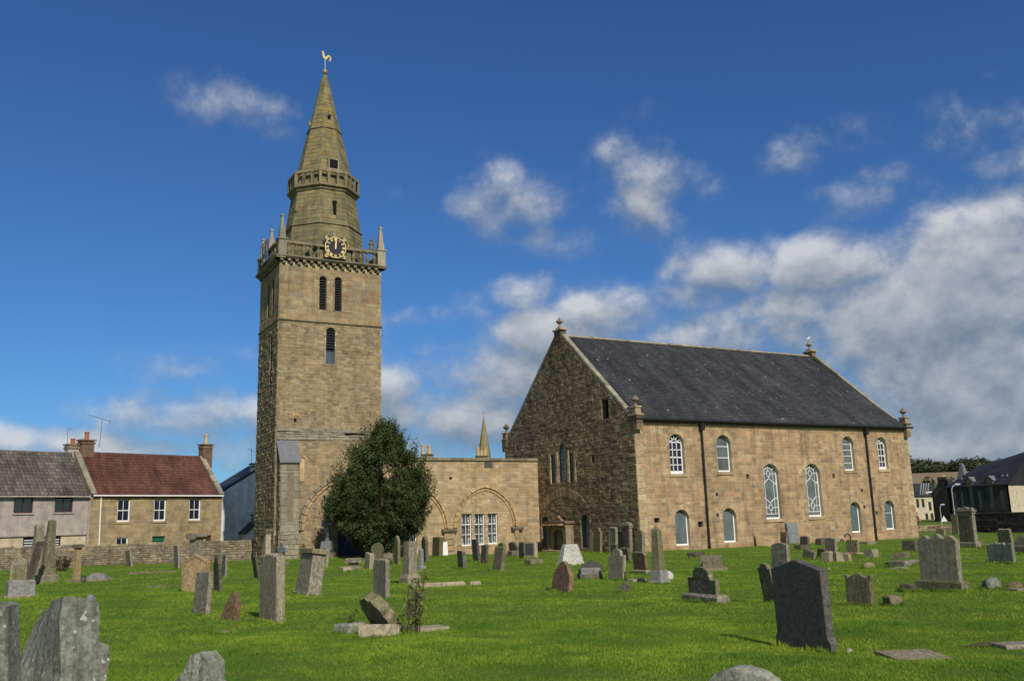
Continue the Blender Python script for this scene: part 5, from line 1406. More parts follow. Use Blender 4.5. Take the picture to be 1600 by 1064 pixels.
def build_hill():
    az = np.radians(np.linspace(20, 100, 81)); rr = np.array([210, 260, 320, 400, 480, 560, 640, 720, 820, 1000])
    zz = np.array([-1.5, .5, 4, 9.5, 14.5, 19, 21.5, 22.5, 22, 15])
    V = []; f = []
    for i, a in enumerate(az):
        edge = min(1, i / 14, (80 - i) / 14)
        for r, z in zip(rr, zz): V.append((r * math.sin(a), r * math.cos(a), -2 + (z + 2 + 2.2 * math.sin(a * 9) * (z > 10) + 6 * max(0, (a - R(48))) * (z > 10)) * (edge ** .7)))
    m = len(rr)
    for i in range(80):
        for j in range(m - 1): f.append((i * m + j, (i + 1) * m + j, (i + 1) * m + j + 1, i * m + j + 1))
    tag(link('hill', mesh('hill', V, f, 'stubble', True)), kind='structure')
    rng = np.random.default_rng(8); P = []; N = []
    def hz(r, a): return np.interp(r, rr, zz) + 2.2 * np.sin(a * 9) + 6 * np.maximum(0, a - R(48))
    for k in range(1700):     # the wood along the crest
        a = R(rng.uniform(28, 92)); r = rng.uniform(575, 690); h = rng.uniform(5.5, 10.5) * (1 + .22 * math.sin(a * 37) + .15 * math.sin(a * 91 + 1)) ; w = rng.uniform(3.2, 6.5)
        c = np.array([r * np.sin(a), r * np.cos(a), hz(r, a) + h * .42]); m = 110
        d = rng.normal(size=(m, 3)); d /= np.linalg.norm(d, axis=1)[:, None]
        P.append(c + d * np.array([w, w, h * .5]) * rng.uniform(.55, 1, m)[:, None]); N.append(d)
    P = np.concatenate(P); N = np.concatenate(N)
    o = link('wood', np_mesh('wood', leaves(0, P, N, .72, rng, 'wood_leaf', .8), 4, 'wood_leaf')); tag(o, 'dark belt of woodland along the crest of the hill', 'wood', kind='stuff')
    for k, (r, a, h, w, lb) in enumerate([(205, R(53.6), 8.5, 4.6, 'round dark tree at the foot of the stubble field near the church end'), (215, R(54.9), 7.5, 4.2, 'lower dark tree beside the ivy house chimney, below the field')]):
        c = np.array([r * np.sin(a), r * np.cos(a), 0]); root = thing('tree', lb, 'tree', T(*c), 'trees below the field')
        MB().tube((0, 0, -3), (0, 0, h * .6), .35, .15).build('trunk', 'bark', root, T(*c))
        Q = []; Nn = []
        for j in range(60):
            d = rng.normal(size=3); d /= np.linalg.norm(d); cc = d * np.array([w, w, h * .42]) * rng.uniform(.3, .9) + np.array([0, 0, h * .55]); q = rng.normal(size=(60, 3)); q /= np.linalg.norm(q, axis=1)[:, None]
            Q.append(cc + q * rng.uniform(.5, 1.1)); Nn.append(q)
        o = link('crown', np_mesh('crown', leaves(0, np.concatenate(Q), np.concatenate(Nn), .32, rng, 'wood_leaf', .7), 4, 'wood_leaf'), root, T(*c)); o['kind'] = 'stuff'


build_hill()
# ------------------------------------------------------------------ gravestones
GROUP = 'gravestones in the churchyard'


def drop(kind, t, w, rs):
    a = abs(t)
    if kind == 'round': return (1 - math.sqrt(max(0, 1 - min(1, a) ** 2))) * .40 * w
    if kind == 'point': return a ** 1.5 * .42 * w
    if kind == 'gable': return a * .26 * w
    if kind == 'gableflat': return a * .14 * w
    if kind == 'shoulder':
        return (1 - math.sqrt(max(0, 1 - min(1, a / .62) ** 2))) * .2 * w + (.04 * w if a > .62 else 0) + (.05 * w * math.sin((a - .62) / .38 * math.pi) if a > .62 else 0)
    if kind == 'scroll': return .05 * w * (1 - math.cos(math.pi * 3.0 * a)) + .05 * w * a
    if kind == 'peaks': return .07 * w * (1 - abs(math.cos(2.5 * math.pi * t))) + (.03 * w if a > .8 else 0)
    if kind == 'flutes': return .10 * w * a * a + .03 * w * abs(math.sin(3 * math.pi * t))
    if kind == 'ears': return .20 * w * a if a < .78 else .06 * w
    if kind == 'notch': return .03 * w * (1 if int((t + 1) * 5.5) % 2 else 0) + .05 * w * a
    if kind == 'rough': return .10 * w * rs.random() + .09 * w * a * rs.random()
    return .012 * w * rs.random() + (.03 * w if a > .94 else 0)


def slab_mesh(prof, w, t, h, mat, seed, sink=.18, jag=.004, foot=None):
    """upright slab: x across, y through, standing on z = 0 and sunk below it; edges worn and slightly uneven"""
    rs = random.Random(seed); a = w / 2; n = 22
    top = [(a * (1 - 2 * i / n), h - drop(prof, 1 - 2 * i / n, w, rs)) for i in range(n + 1)]
    zr = top[0][1]; side = []
    for k in range(1, 6): side.append(k / 6)
    fx = foot or 0
    right = [(a + fx, -sink)] + ([(a + fx, .16), (a, .24)] if fx else []) + [(a, .3 + (zr - .3) * s if zr > .35 else zr * s) for s in side]
    left = [(-x, z if abs(z - zr) > 1e-6 else top[-1][1]) for x, z in right[::-1]]
    pts = right + top + left
    if prof == 'ears':
        pts = [(x * 1.09 if z > zr - .13 * w and abs(x) > .7 * a else x, z) for x, z in pts]
    pts = [(x + rs.uniform(-jag, jag), z + (rs.uniform(-jag, jag) if z > 0 else 0)) for x, z in pts]
    bm = bmesh.new(); vs = [bm.verts.new((x, -t / 2, z)) for x, z in pts]; f = bm.faces.new(vs)
    r = bmesh.ops.extrude_face_region(bm, geom=[f]); nv = [e for e in r['geom'] if isinstance(e, bmesh.types.BMVert)]
    for v in nv: v.co.y += t
    bm.normal_update(); bmesh.ops.recalc_face_normals(bm, faces=bm.faces)
    be = [e for e in bm.edges if len(e.link_faces) == 2 and abs(abs(e.verts[0].co.y) - t / 2) < 1e-5 and abs(e.verts[0].co.y - e.verts[1].co.y) < 1e-5]
    bmesh.ops.bevel(bm, geom=be, offset=min(.018, t * .2), segments=2, affect='EDGES', profile=.6)
    bmesh.ops.triangulate(bm, faces=[f for f in bm.faces if len(f.verts) > 4])
    me = bpy.data.meshes.new('headstone'); bm.to_mesh(me); bm.free(); me.materials.append(MATS['grave_' + mat]); return me


def gM(x, y, rot, lean=0, dz=0.0, side=0.0):
    """lean: degrees the top moves backwards (away from the face); side: degrees it falls to its left"""
    return T(x, y, gh(x, y) + dz) @ RZ(rot) @ RX(-lean) @ RY(side)


# profile, material, x, y, width, thickness, height, facing, lean, label, extras
STONES = [
 ('flat', 'grey', 6.48, 59.83, .80, .11, 1.04, -78, -9, 'thin leaning slab close to the boundary wall before the red roofed house', {}),
 ('gable', 'tan', 5.64, 32.57, 1.0, .15, 1.28, -36, -4.8, 'buff headstone with a gabled top and white lichen splashes', dict(trim=1)),
 ('flat', 'grey', 4.19, 23.43, .75, .12, 1.01, -77, 3.2, 'streaked grey tablet in front of the buff gabled headstone', {}),
 ('notch', 'pale', 5.18, 20.64, 1.0, .2, 1.47, -82.8, -.5, 'tall pale thick slab, the tallest at the left of the lawn', {}),
 ('point', 'dark', 6.25, 32.1, .75, .10, 1.23, -88.3, -2.9, 'narrow dark pointed stone right of the buff gabled headstone', {}),
 ('flat', 'grey', 8.09, 40.37, .73, .10, .96, -91, 1.3, 'grey slab just behind the narrow dark pointed stone', {}),
 ('flat', 'grey', 7.89, 51.42, .9, .11, 1.24, -85.8, -3.9, 'thin grey slab left of the tall capped pedestal', {}),
 ('flat', 'dark', 8.65, 36.81, .52, .09, .92, -87, -9, 'dark slab leaning left beside the tall pale thick slab', {}),
 ('round', 'pale', 13.49, 43.9, .72, .14, .96, -87.3, 6.5, 'pale round topped stone leaning right behind the leaning pedestal', {}),
 ('peaks', 'grey', 8.99, 24.03, .8, .13, 1.04, -85.6, .8, 'grey stone with a small peaked top standing behind the fallen headstone', {}),
 ('flat', 'tan', 7.76, 18.85, .64, .12, .64, -89.6, 9, 'low brown slab tilted away right of the straggly weeds', {}),
 ('point', 'mossy', 17.34, 44.07, .6, .14, 1.45, -92.2, .3, 'tall weathered pointed stone under the right edge of the evergreen', {}),
 ('point', 'dark', 19.02, 44.38, .62, .16, 1.38, -93.3, -.8, 'dark arched stone right of the small window under the tree', {}),
 ('flat', 'green', 22.72, 51.15, .8, .27, 1.2, -82, 2.5, 'thick moss green slab in front of the left stone pier', {}),
 ('flat', 'dark', 17.71, 37.18, .62, .17, .79, -92.9, -3.5, 'short dark block shaped stone nearest below the sash windows', {}),
 ('flat', 'black', 21.5, 43.37, .55, .14, 1.17, -85.7, -4.5, 'tall black slab tilting left in front of the middle sash window', {}),
 ('flat', 'dark', 19.84, 39.23, .5, .13, .91, -86.7, 3.8, 'slim dark slab between the black slab and the lichen topped stone', {}),
 ('rough', 'mossy', 17.54, 33.45, .66, .17, 1.0, -86.9, 9, 'lichen topped stone leaning right in front of the sash windows', {}),
 ('round', 'green', 25.16, 47.46, .7, .2, .79, -87, 1.9, 'green tinged round topped stone behind the lichen topped stone', {}),
 ('scroll', 'black', 24.46, 43.81, .58, .13, .84, -93.1, 2.1, 'small black stone with scrolled shoulders near the link building corner', {}),
 ('point', 'brown', 13.78, 22.46, .95, .14, .86, -91.9, 9.6, 'brown stone with a broad pointed top leaning right, alone on the lawn', {}),
 ('shoulder', 'pale', 17.31, 24.78, .8, .12, .99, -88.7, 4.3, 'pale upright stone with a shouldered top beside the dark polished pair', {}),
 ('scroll', 'dark', 25.85, 36.18, .66, .14, .68, -87.7, -6.5, 'dark scroll topped stone tilting left behind the pale shouldered stone', {}),
 ('peaks', 'brown', 20.07, 27.15, .68, .14, .76, -86.5, -6, 'brown stone with a pale toothed top edge tilted back, left of the obelisk', dict(base=(.8, .3, .12, 'pale'))),
 ('round', 'tan', 31.3, 47.19, .51, .15, 1.1, -86.2, 3.5, 'reddish round topped stone against the gable, right of the arched doorway', {}),
 ('shoulder', 'mossy', 30.79, 45.9, .8, .15, 1.47, -94.1, 3.3, 'dim greenish tall stone, first of the row propped at the gable corner', {}),
 ('scroll', 'grey', 31.02, 44.62, .72, .16, 1.53, -88.9, 2.2, 'tall scroll topped stone in the row propped at the gable corner', dict(trim=1)),
 ('corniced', 'grey', 31.6, 44.0, .72, .22, 1.5, -88.3, 1.2, 'tall stone with a heavy cornice at the gable corner', {}),
 ('round', 'mossy', 31.75, 43.05, .70, .2, 1.3, -89.9, 4.0, 'round topped stone propped nearest to the corner of the church', {}),
 ('gable', 'dark', 31.55, 44.75, .6, .14, 1.2, -91, 2, 'dark narrow stone half hidden between the tall stones at the gable corner', {}),
 ('rough', 'dark', 30.3, 43.4, .5, .16, .62, -88, -3, 'low ragged dark stone in front of the row at the gable corner', {}),
 ('shoulder', 'mossy', 14.09, 16.7, 1.02, .13, .62, -93.2, -2.3, 'dark stone with a rounded head and shoulders on a wide plinth', dict(base=(1.3, .34, .2, 'grey'), lift=.19)),
 ('flutes', 'grey', 23.91, 24.17, .74, .17, .98, -90.3, 4.0, 'streaked grey stone with a scalloped top, behind the big dark headstone', {}),
 ('shoulder', 'mossy', 15.48, 16.02, .42, .11, .9, -94.1, -9, 'mossy narrow stone leaning against the left of the big dark headstone', {}),
 ('flat', 'dark', 40.69, 40.7, .45, .17, .86, -85.7, 3.6, 'dark brown slab standing before the grey slab on the church wall', {}),
 ('scroll', 'dark', 38.66, 37.14, .56, .16, .72, -89.5, 3.6, 'small dark stone with a scrolled peak below the second tall window', {}),
 ('rough', 'grey', 35.7, 32.6, .66, .16, .77, -92, 2.6, 'grey stone with a worn rounded top behind the pile of blocks', {}),
 ('flat', 'mossy', 33.42, 29.27, .58, .16, .67, -85.9, 4.4, 'square topped mossy grey stone on a broken block base', dict(base=(.75, .5, .13, 'tan'))),
 ('flat', 'dark', 38.07, 29.94, .74, .16, .5, -89.3, 9, 'short dark slab above a heap of flat stones near the church end', {}),
 ('ears', 'mossy', 16.3, 14.22, .62, .12, .69, -86.2, 3.5, 'headstone with a low gabled top and small ears at its shoulders', {}),
 ('scroll', 'grey', 20.12, 15.01, 1.02, .17, 1.36, -86.5, 2.6, 'large lichen covered stone with a scrolled top on a mossy plinth', dict(base=(1.22, .36, .25, 'mossy'))),
 ('corniced', 'grey', 42.62, 29.95, .84, .24, 1.8, -89.9, .8, 'tall grey memorial with a carved cornice, before the dark wall', dict(base=(1.0, .4, .3, 'grey'))),
 ('flat', 'rubble', 61.53, 44.14, .53, .3, 1.49, -90.9, 2, 'light brown upright stone behind the tall corniced memorial', {}),
 ('rough', 'rubble', 57.79, 42.71, .6, .2, .58, -89, 4, 'small yellowish stump between the church corner and the corniced memorial', {}),
 ('rough', 'lichen', 30.52, 20.26, .95, .16, .73, -90.7, -1.5, 'squat lichen crusted stone with a ragged top at the right', {}),
 ('rough', 'grey', 40.97, 26.87, .66, .16, .96, -93.4, -5, 'ragged grey stone tilting left in front of the dark wall', {}),
 ('gableflat', 'black', 10.68, 10.41, 1.04, .15, 1.34, -91.9, -1.7, 'large dark grey headstone with a shallow peaked top, nearest on the right', dict(foot=.05)),
 ('flat', 'tan', 41.2, 43.16, .75, .10, .72, -4, 9, 'pale sandstone tablet leaning on the church wall below the first tall window', {}),
 ('flat', 'bluegrey', 44.05, 43.18, .95, .12, 1.36, 0, 5, 'greenish grey slab leaning on the church wall right of the first tall window', {}),
 ('round', 'lichen', 4.74, 5.25, .60, .22, .93, -62, 0, 'round grey top of a headstone at the bottom edge of the picture', {}),
]


def headstone(i, s):
    prof, mat, x, y, w, t, h, rot, lean, label, ex = s
    M = gM(x, y, rot, lean); p = 'flat' if prof == 'corniced' else prof
    me = slab_mesh(p, w, t, h - ex.get('lift', 0) * 0, mat, i + 5, sink=.18 if 'lift' not in ex else .02, foot=ex.get('foot'), jag=.005 if mat != 'black' else .0015)
    if not (ex.get('base') or ex.get('trim') or prof == 'corniced'):
        tag(link('headstone', me, None, M), label, 'gravestone', GROUP); return
    root = thing('headstone', label, 'gravestone', T(x, y, gh(x, y)) @ RZ(rot), GROUP)
    link('slab', me, root, M @ T(0, 0, ex.get('lift', 0)))
    if ex.get('base'):
        bw, bt, bh, bm_ = ex['base']; mb = MB().chbox(-bw / 2, bw / 2, -bt / 2, bt / 2, -.15, bh, .04); b = mb.build('base', 'grave_' + bm_, root, T(x, y, gh(x, y)) @ RZ(rot)); roughen(b.data, .012, i)
    if prof == 'corniced':
        c = MB().chbox(-w / 2 - .07, w / 2 + .07, -t / 2 - .06, t / 2 + .06, h + .003, h + .10, .02)
        c.prism([(-w / 2, h + .102), (w / 2, h + .102), (w / 2, h + .16), (w * .4, h + .2), (w * .3, h + .13), (.1, h + .22), (0, h + .25), (-.1, h + .22), (-w * .3, h + .13), (-w * .4, h + .2), (-w / 2, h + .16)], -t / 2, t / 2)
        c.box(-w / 2 - .03, w / 2 + .03, -t / 2 - .03, t / 2 + .03, h - .1, h - .03)
        c.build('cornice', 'grave_' + mat, root, M)
        MB().box(-w / 2 + .1, w / 2 - .1, -t / 2 - .012, -t / 2 + .01, .3, h - .2).build('panel', 'grave_dark', root, M)
    if ex.get('trim'):
        n = 12; mb = MB(); rs = random.Random(1)
        for k in range(n):
            a = -1 + 2 * k / n; b = -1 + 2 * (k + 1) / n
            bar(mb, (a * w / 2 * .94, h - drop(p, a, w, rs) - .04), (b * w / 2 * .94, h - drop(p, b, w, rs) - .04), .05, -t / 2 - .025, -t / 2 + .01)
        for sx in (-1, 1): mb.box(sx * w * .43 - .04, sx * w * .43 + .04, -t / 2 - .02, -t / 2 + .01, .1, h - drop(p, .86, w, rs) - .07)
        mb.build('moulding', 'grave_' + mat, root, M)


for i, s in enumerate(STONES): headstone(i, s)


def stone_thing(label, parts, M, cat='gravestone', name='monument', group=GROUP):
    """parts: list of (part name, MB, material)"""
    if len(parts) == 1:
        n, mb, mat = parts[0]; return tag(mb.build(name, 'grave_' + mat, None, M), label, cat, group)
    root = thing(name, label, cat, M, group)
    for n, mb, mat in parts: mb.build(n, 'grave_' + mat, root, M)
    return root


def obelisk(h, r0, r1, tip):
    k = math.sqrt(2); return MB().lathe([(r0 * k, 0), (r1 * k, h - tip), (.01, h)], 4, None, math.pi / 4)


# leaning obelisk pair at the left
M = gM(1.25, 48.9, -75, -3, 0, 0)
stone_thing('tall tapering monument without a plinth, left one of the leaning pair', [('shaft', MB().lathe([(.36, -.2), (.25, 2.3), (.26, 2.42), (.2, 2.5), (.0, 2.52)], 4, RY(9), math.pi / 4), 'grey'), ('foot', MB().chbox(-.36, .36, -.3, .3, -.2, .35, .05), 'mossy')], M, name='obelisk')
M = gM(1.5, 43.7, -75, 0)
stone_thing('tall tapering monument on stepped base, right one of the leaning pair', [('shaft', obelisk(2.05, .21, .13, .06), 'mossy'), ('step', MB().chbox(-.26, .26, -.26, .26, .36, .62, .02), 'mossy'), ('base', MB().chbox(-.38, .38, -.36, .36, -.1, .36, .04), 'grey')], M @ T(0, 0, 0), name='obelisk')
ob = [o for o in bpy.data.objects if o.get('label', '').startswith('tall tapering monument on stepped')][0]
for c in ob.children:
    if c.name.startswith('shaft'): c.matrix_basis = T(0, 0, .60) @ RY(7)
M = gM(.72, 45.6, -66, 0)
stone_thing('thin dark edged slab leaning hard against the two tall monuments', [('slab', MB().prism([(-.3, -.1), (.3, -.1), (.3, 1.75), (-.3, 1.75)], -.05, .05), 'dark')], gM(.78, 42.2, -70, 13), name='headstone')
# polished block monument with framed tablet behind
stone_thing('dark polished block on pale kerb at the left', [('block', MB().chbox(-.40, .40, -.2, .2, .10, .58, .05), 'granite'), ('base', MB().chbox(-.52, .48, -.3, .3, -.1, .1, .02), 'pale')], gM(.45, 34.8, 12, 2), name='block_monument')
tb = gM(.43, 40.5, -20, 3)
stone_thing('grey framed tablet with dark inset behind the polished block', [('frame', MB().prism([(-.30, -.1), (.30, -.1), (.30, 1.02), (.12, 1.16), (-.12, 1.16), (-.30, 1.02)], -.07, .07), 'grey'), ('panel', MB().box(-.22, .22, -.085, -.06, .1, .92), 'mossy')], tb, name='headstone')
# low cross on a base, with a dark flower vase
def cross(h, w, t, z0=0): 
    return MB().prism([(-w / 2, z0), (w / 2, z0), (w / 2 * .85, z0 + h * .6), (w * 1.45, z0 + h * .6), (w * 1.45, z0 + h * .6 + w * .9), (w * .42, z0 + h * .6 + w * .9), (w * .42, z0 + h), (-w * .42, z0 + h), (-w * .42, z0 + h * .6 + w * .9), (-w * 1.45, z0 + h * .6 + w * .9), (-w * 1.45, z0 + h * .6), (-w / 2 * .85, z0 + h * .6)], -t / 2, t / 2)
M = gM(2.6, 43.2, -60)
stone_thing('slim pale pillar with a small flat cap near the boundary wall', [('shaft', MB().lathe([(.16, .16), (.14, 1.45)], 4, None, math.pi / 4), 'tan'), ('cap', MB().chbox(-.2, .2, -.15, .15, 1.452, 1.6, .03), 'mossy'), ('base', MB().chbox(-.36, .36, -.3, .3, -.1, .16, .03), 'grey')], M, name='pillar')
tag(MB().lathe([(.07, 0), (.10, .12), (.08, .26), (.11, .31), (.0, .28)], 10).build('flower_vase', 'grave_black', None, gM(2.86, 42.9, 0)), 'small black flower vase at the foot of the slim capped pillar', 'vase')
stone_thing('low hipped grave cover lying on a flat slab near the wall', [('cover', MB().add([(-.45, -.28, .06), (.45, -.28, .06), (.45, .28, .06), (-.45, .28, .06), (-.25, 0, .30), (.25, 0, .30)], [(0, 1, 5, 4), (1, 2, 5), (2, 3, 4, 5), (3, 0, 4), (3, 2, 1, 0)]), 'granite'), ('slab', MB().chbox(-.9, .6, -.45, .45, -.08, .055, .01), 'grey')], gM(3.5, 44.2, -25), name='grave_cover')


def boulder(label, x, y, sx, sy, sz, mat, seed, name='stone_lump', cat='stone', rot=0, dz=0.0, group=None):
    bm = bmesh.new(); bmesh.ops.create_icosphere(bm, subdivisions=2, radius=1.0); rs = random.Random(seed)
    for v in bm.verts:
        k = 1 + rs.uniform(-.16, .12); v.co = Vector((v.co.x * sx * k, v.co.y * sy * k, max(-.35, v.co.z) * sz * k))
    me = bpy.data.meshes.new(name); bm.to_mesh(me); bm.free(); me.materials.append(MATS['grave_' + mat])
    return tag(link(name, me, None, T(x, y, gh(x, y) + dz + sz * .2) @ RZ(rot)), label, cat, group)


def lump(label, x, y, sx, sy, sz, mat, seed, rot=0, tilt=0, name='stone_block', cat='stone', dz=0.0, group=None):
    mb = MB().chbox(-sx / 2, sx / 2, -sy / 2, sy / 2, -.06, sz, min(.03, sz * .25)); o = mb.build(name, 'grave_' + mat, None, gM(x, y, rot, tilt, dz)); roughen(o.data, min(.03, sz * .1 + .004), seed)
    return tag(o, label, cat, group)


boulder('small rounded stone in the grass behind the big leaning headstone', 2.28, 30.87, .14, .14, .19, 'bluegrey', 1)
lump('long kerb stone lying in the grass below the boundary wall', 6.19, 47.6, 2.1, .4, .14, 'mossy', 2, -24)
lump('flat kerb stone in the grass left of the buff gabled headstone', 5.07, 35.7, 1.0, .4, .08, 'mossy', 3, -22)
lump('flat stone almost buried in grass before the broken pointed stump', 3.8, 19.0, .34, .3, .035, 'grey', 4, 10)
# tall capped pedestal before the wall
stone_thing('tall pedestal with a wide flat cap standing before the boundary wall', [('shaft', MB().box(-.28, .28, -.28, .28, -.1, 1.42), 'grey'), ('cap', MB().prism([(-.32, 1.42), (.32, 1.42), (.5, 1.58), (.5, 1.72), (.36, 1.8), (-.36, 1.8), (-.5, 1.72), (-.5, 1.58)], -.42, .42), 'grey'), ('base', MB().chbox(-.42, .42, -.42, .42, -.1, .3, .03), 'dark')], gM(10.1, 59.0, -60), name='pedestal')
# broken pointed stump
stone_thing('broken brown pointed stump right of the streaked grey tablet', [('stump', MB().prism([(-.26, -.1), (.27, -.1), (.24, .22), (.20, .45), (.12, .52), (.04, .62), (-.05, .55), (-.18, .30), (-.24, .12)], -.08, .08), 'brown')], gM(4.42, 21.35, -70, 12), name='broken_headstone')
stone_thing('tall slender cross headed pillar by the tower corner', [('shaft', MB().box(-.16, .16, -.14, .14, -.1, 1.75), 'pale'), ('cap', MB().prism([(-.2, 1.75), (.2, 1.75), (.29, 1.92), (.29, 2.0), (-.29, 2.0), (-.29, 1.92)], -.2, .2), 'mossy')], gM(12.2, 49.9, -84), name='pillar')
stone_thing('short grey cross between the slender pillar and the buttress', [('cross', cross(1.25, .26, .16), 'bluegrey'), ('base', MB().chbox(-.3, .3, -.25, .25, -.1, .25, .03), 'grey')], gM(12.95, 49.6, -70), name='grave_cross')
stone_thing('dark weathered slab beside the foot of the tower', [('slab', MB().prism([(-.4, -.1), (.4, -.1), (.42, .95), (.2, 1.05), (-.38, 1.0)], -.1, .1), 'dark')], gM(12.9, 52.6, -50, 4), name='headstone')
# fragment at the bottom edge
fr = MB().prism([(-.32, -.2), (.30, -.2), (.34, .28), (.20, .42), (.17, .62), (.05, .72), (-.08, .68), (-.14, .52), (-.26, .40), (-.34, .2)], -.14, .14)
stone_thing('broken lichen spotted stump at the bottom edge of the lawn', [('stump', fr, 'lichen')], gM(1.93, 10.75, -48, 5), name='broken_headstone')
# leaning pedestal stone
M = gM(7.8, 27.0, -85, 9)
stone_thing('thick grey pedestal stone leaning right with a moulded cap', [('shaft', MB().prism([(-.52, .12), (.52, .12), (.46, 1.22), (-.46, 1.22)], -.2, .2), 'grey'), ('cap', MB().chbox(-.54, .54, -.27, .27, 1.222, 1.36, .03), 'mossy'), ('base', MB().chbox(-.58, .58, -.26, .26, -.12, .118, .03), 'grey')], M, name='headstone')
# celtic cross before the tower
M = gM(18.1, 52.9 - .0, 0)
cc = cross(1.55, .24, .2, .95)
stone_thing('blue grey stone cross in front of the blocked tower arch', [('cross', cc, 'bluegrey'), ('pedestal', MB().prism([(-.36, .3), (.36, .3), (.28, .95), (-.28, .95)], -.3, .3), 'bluegrey'), ('base', MB().chbox(-.5, .5, -.45, .45, -.1, .298, .04), 'grey')], gM(16.45, 52.9, -35), name='grave_cross')
# broken table monument
lump('small stone block left of the broken table monument', 13.3, 40.0, .42, .35, .22, 'pale', 11, 10)
stone_thing('broken pedestal of a table monument with a waisted shape', [('foot', MB().chbox(-.36, .36, -.3, .3, -.08, .2, .03), 'grey'), ('waist', MB().box(-.22, .22, -.2, .2, .202, .36), 'dark'), ('top', MB().chbox(-.38, .38, -.32, .32, .362, .56, .04), 'grey')], gM(14.0, 41.0, -20), name='table_monument')
lump('slab propped slanting against the broken table monument', 14.6, 40.7, .16, .55, .78, 'pale', 12, 5, -12, name='fallen_slab', cat='gravestone')
boulder('grey boulder in the grass left of the ornate rounded stone', 16.7, 46.4, .34, .3, .3, 'grey', 13)
boulder('larger boulder in the shade right of the ornate rounded stone', 18.0, 46.9, .55, .4, .42, 'mossy', 14)
M = gM(17.0, 46.0, -50)
stone_thing('ornate stone with a crumbling wreath top under the evergreen', [('body', MB().prism([(-.24, -.1), (.24, -.1), (.28, .5), (.33, .75), (.22, .98), (.05, 1.08), (-.12, 1.04), (-.28, .9), (-.32, .7), (-.22, .5)], -.12, .12), 'mossy')], M, name='headstone')
# fallen round headstone on its broken base
M = gM(6.75, 17.6, -62, 0)
hd = MB(); pr = [(-(.42 + .03 * math.sin(k * 2.3)) * math.cos(math.pi * k / 14), .36 + (.42 + .035 * math.sin(k * 3.7)) * math.sin(math.pi * k / 14)) for k in range(15)]
hd.prism([(-.42, -.12), (.42, -.12)] + pr[::-1], -.11, .11)
o = stone_thing('fallen round topped headstone tipped forward over its broken base', [('slab', hd, 'mossy')], gM(6.62, 17.35, -84, -36, .10, 0) @ RY(8), name='fallen_headstone')
lump('left broken base block beside the fallen headstone', 5.95, 17.6, .5, .45, .19, 'lichen', 21, 20, name='stone_block', cat='gravestone')
lump('right broken base block under the fallen headstone', 6.15, 16.6, .74, .48, .22, 'rubble', 22, -22, 4, name='stone_block', cat='gravestone')
lump('thin flat slab in the grass right of the straggly weeds', 7.25, 16.9, .75, .55, .06, 'pale', 23, 0, name='ledger_slab', cat='gravestone')
# pillar on a moulded base
stone_thing('square grey pillar on a spreading base right of the straggly weeds', [('shaft', MB().lathe([(.25, .36), (.215, 1.40)], 4, None, math.pi / 4), 'grey'), ('base', MB().lathe([(.37, -.1), (.37, .22), (.28, .34), (.27, .36)], 4, None, math.pi / 4), 'pale')], gM(11.75, 28.7, -80, .5), name='pillar')
stone_thing('little grey obelisk on a square foot before the dark arched stone', [('shaft', MB().lathe([(.13, .2), (.11, .86), (.0, .98)], 4, None, math.pi / 4), 'granite'), ('foot', MB().chbox(-.16, .16, -.16, .16, -.08, .198, .03), 'granite')], gM(15.7, 37.1, -70), name='obelisk')
tag(MB().prism([(-.4, -.1), (.4, -.1), (.4, .84), (-.36, .86)], -.03, .03).build('panel', 'limewash', None, gM(24.5, 54.45, -8, 6)), 'whitewashed board leaning against the left stone pier', 'board')
lump('dark block in front of the slanting slab below the right capital', 25.5, 46.7, .55, .4, .34, 'dark', 31, 10, name='stone_block', cat='gravestone')
stone_thing('dark slab with a rounded end slanting over the block below the right capital', [('slab', MB().prism([(-.35, -.1), (.35, -.1), (.35, .6), (.2, .8), (-.1, .86), (-.3, .78)], -.09, .09), 'dark')], gM(26.0, 47.4, -75, -12, .0), name='headstone')
M = gM(24.26, 42.5, -75, 3)
stone_thing('pale framed stone with a dark inset near the link building corner', [('frame', MB().prism([(-.38, -.1), (.38, -.1), (.36, .78), (.2, .84), (-.2, .84), (-.36, .78)], -.12, .12), 'pale'), ('panel', MB().box(-.29, .29, -.135, -.11, .18, .76), 'black')], M, name='headstone')
lump('low rough slab lying in the grass before the link corner', 21.2, 36.9, .75, .45, .26, 'mossy', 32, 8, name='grave_slab', cat='gravestone')
lump('long kerb stone in the grass right of the square pillar', 12.2, 27.4, 1.7, .28, .12, 'pale', 33, -22, name='kerb_stone')
lump('short kerb end in the grass right of the long kerb', 13.3, 27.0, .34, .26, .11, 'pale', 34, -18, name='kerb_stone')
# white wedge and dark pair
stone_thing('white rough tapering block wider at its foot, before the gable tomb', [('block', MB().lathe([(.75, -.1), (.66, .12), (.42, .82), (.36, .92), (.0, .90)], 6, S3(1, .8, 1), .3), 'white')], gM(22.25, 35.4, 10), name='boulder_monument')
stone_thing('dark polished desk shaped stone on a two step base', [('block', MB().chbox(-.34, .34, -.22, .22, .2, .4, .05), 'granite'), ('base', MB().chbox(-.38, .38, -.26, .26, -.08, .198, .01), 'dark')], gM(17.2, 26.2, -20), name='block_monument')
stone_thing('black polished stone with a pointed top behind the desk shaped stone', [('slab', MB().prism([(-.34, -.1), (.34, -.1), (.34, .48), (.0, .66), (-.34, .48)], -.1, .1), 'black')], gM(17.75, 26.9, -40), name='headstone')
stone_thing('tiny pointed stone alone in the grass', [('slab', MB().prism([(-.2, -.1), (.2, -.1), (.18, .12), (.02, .27), (-.16, .12)], -.08, .08), 'dark')], gM(14.95, 21.05, -55, 5), name='footstone')
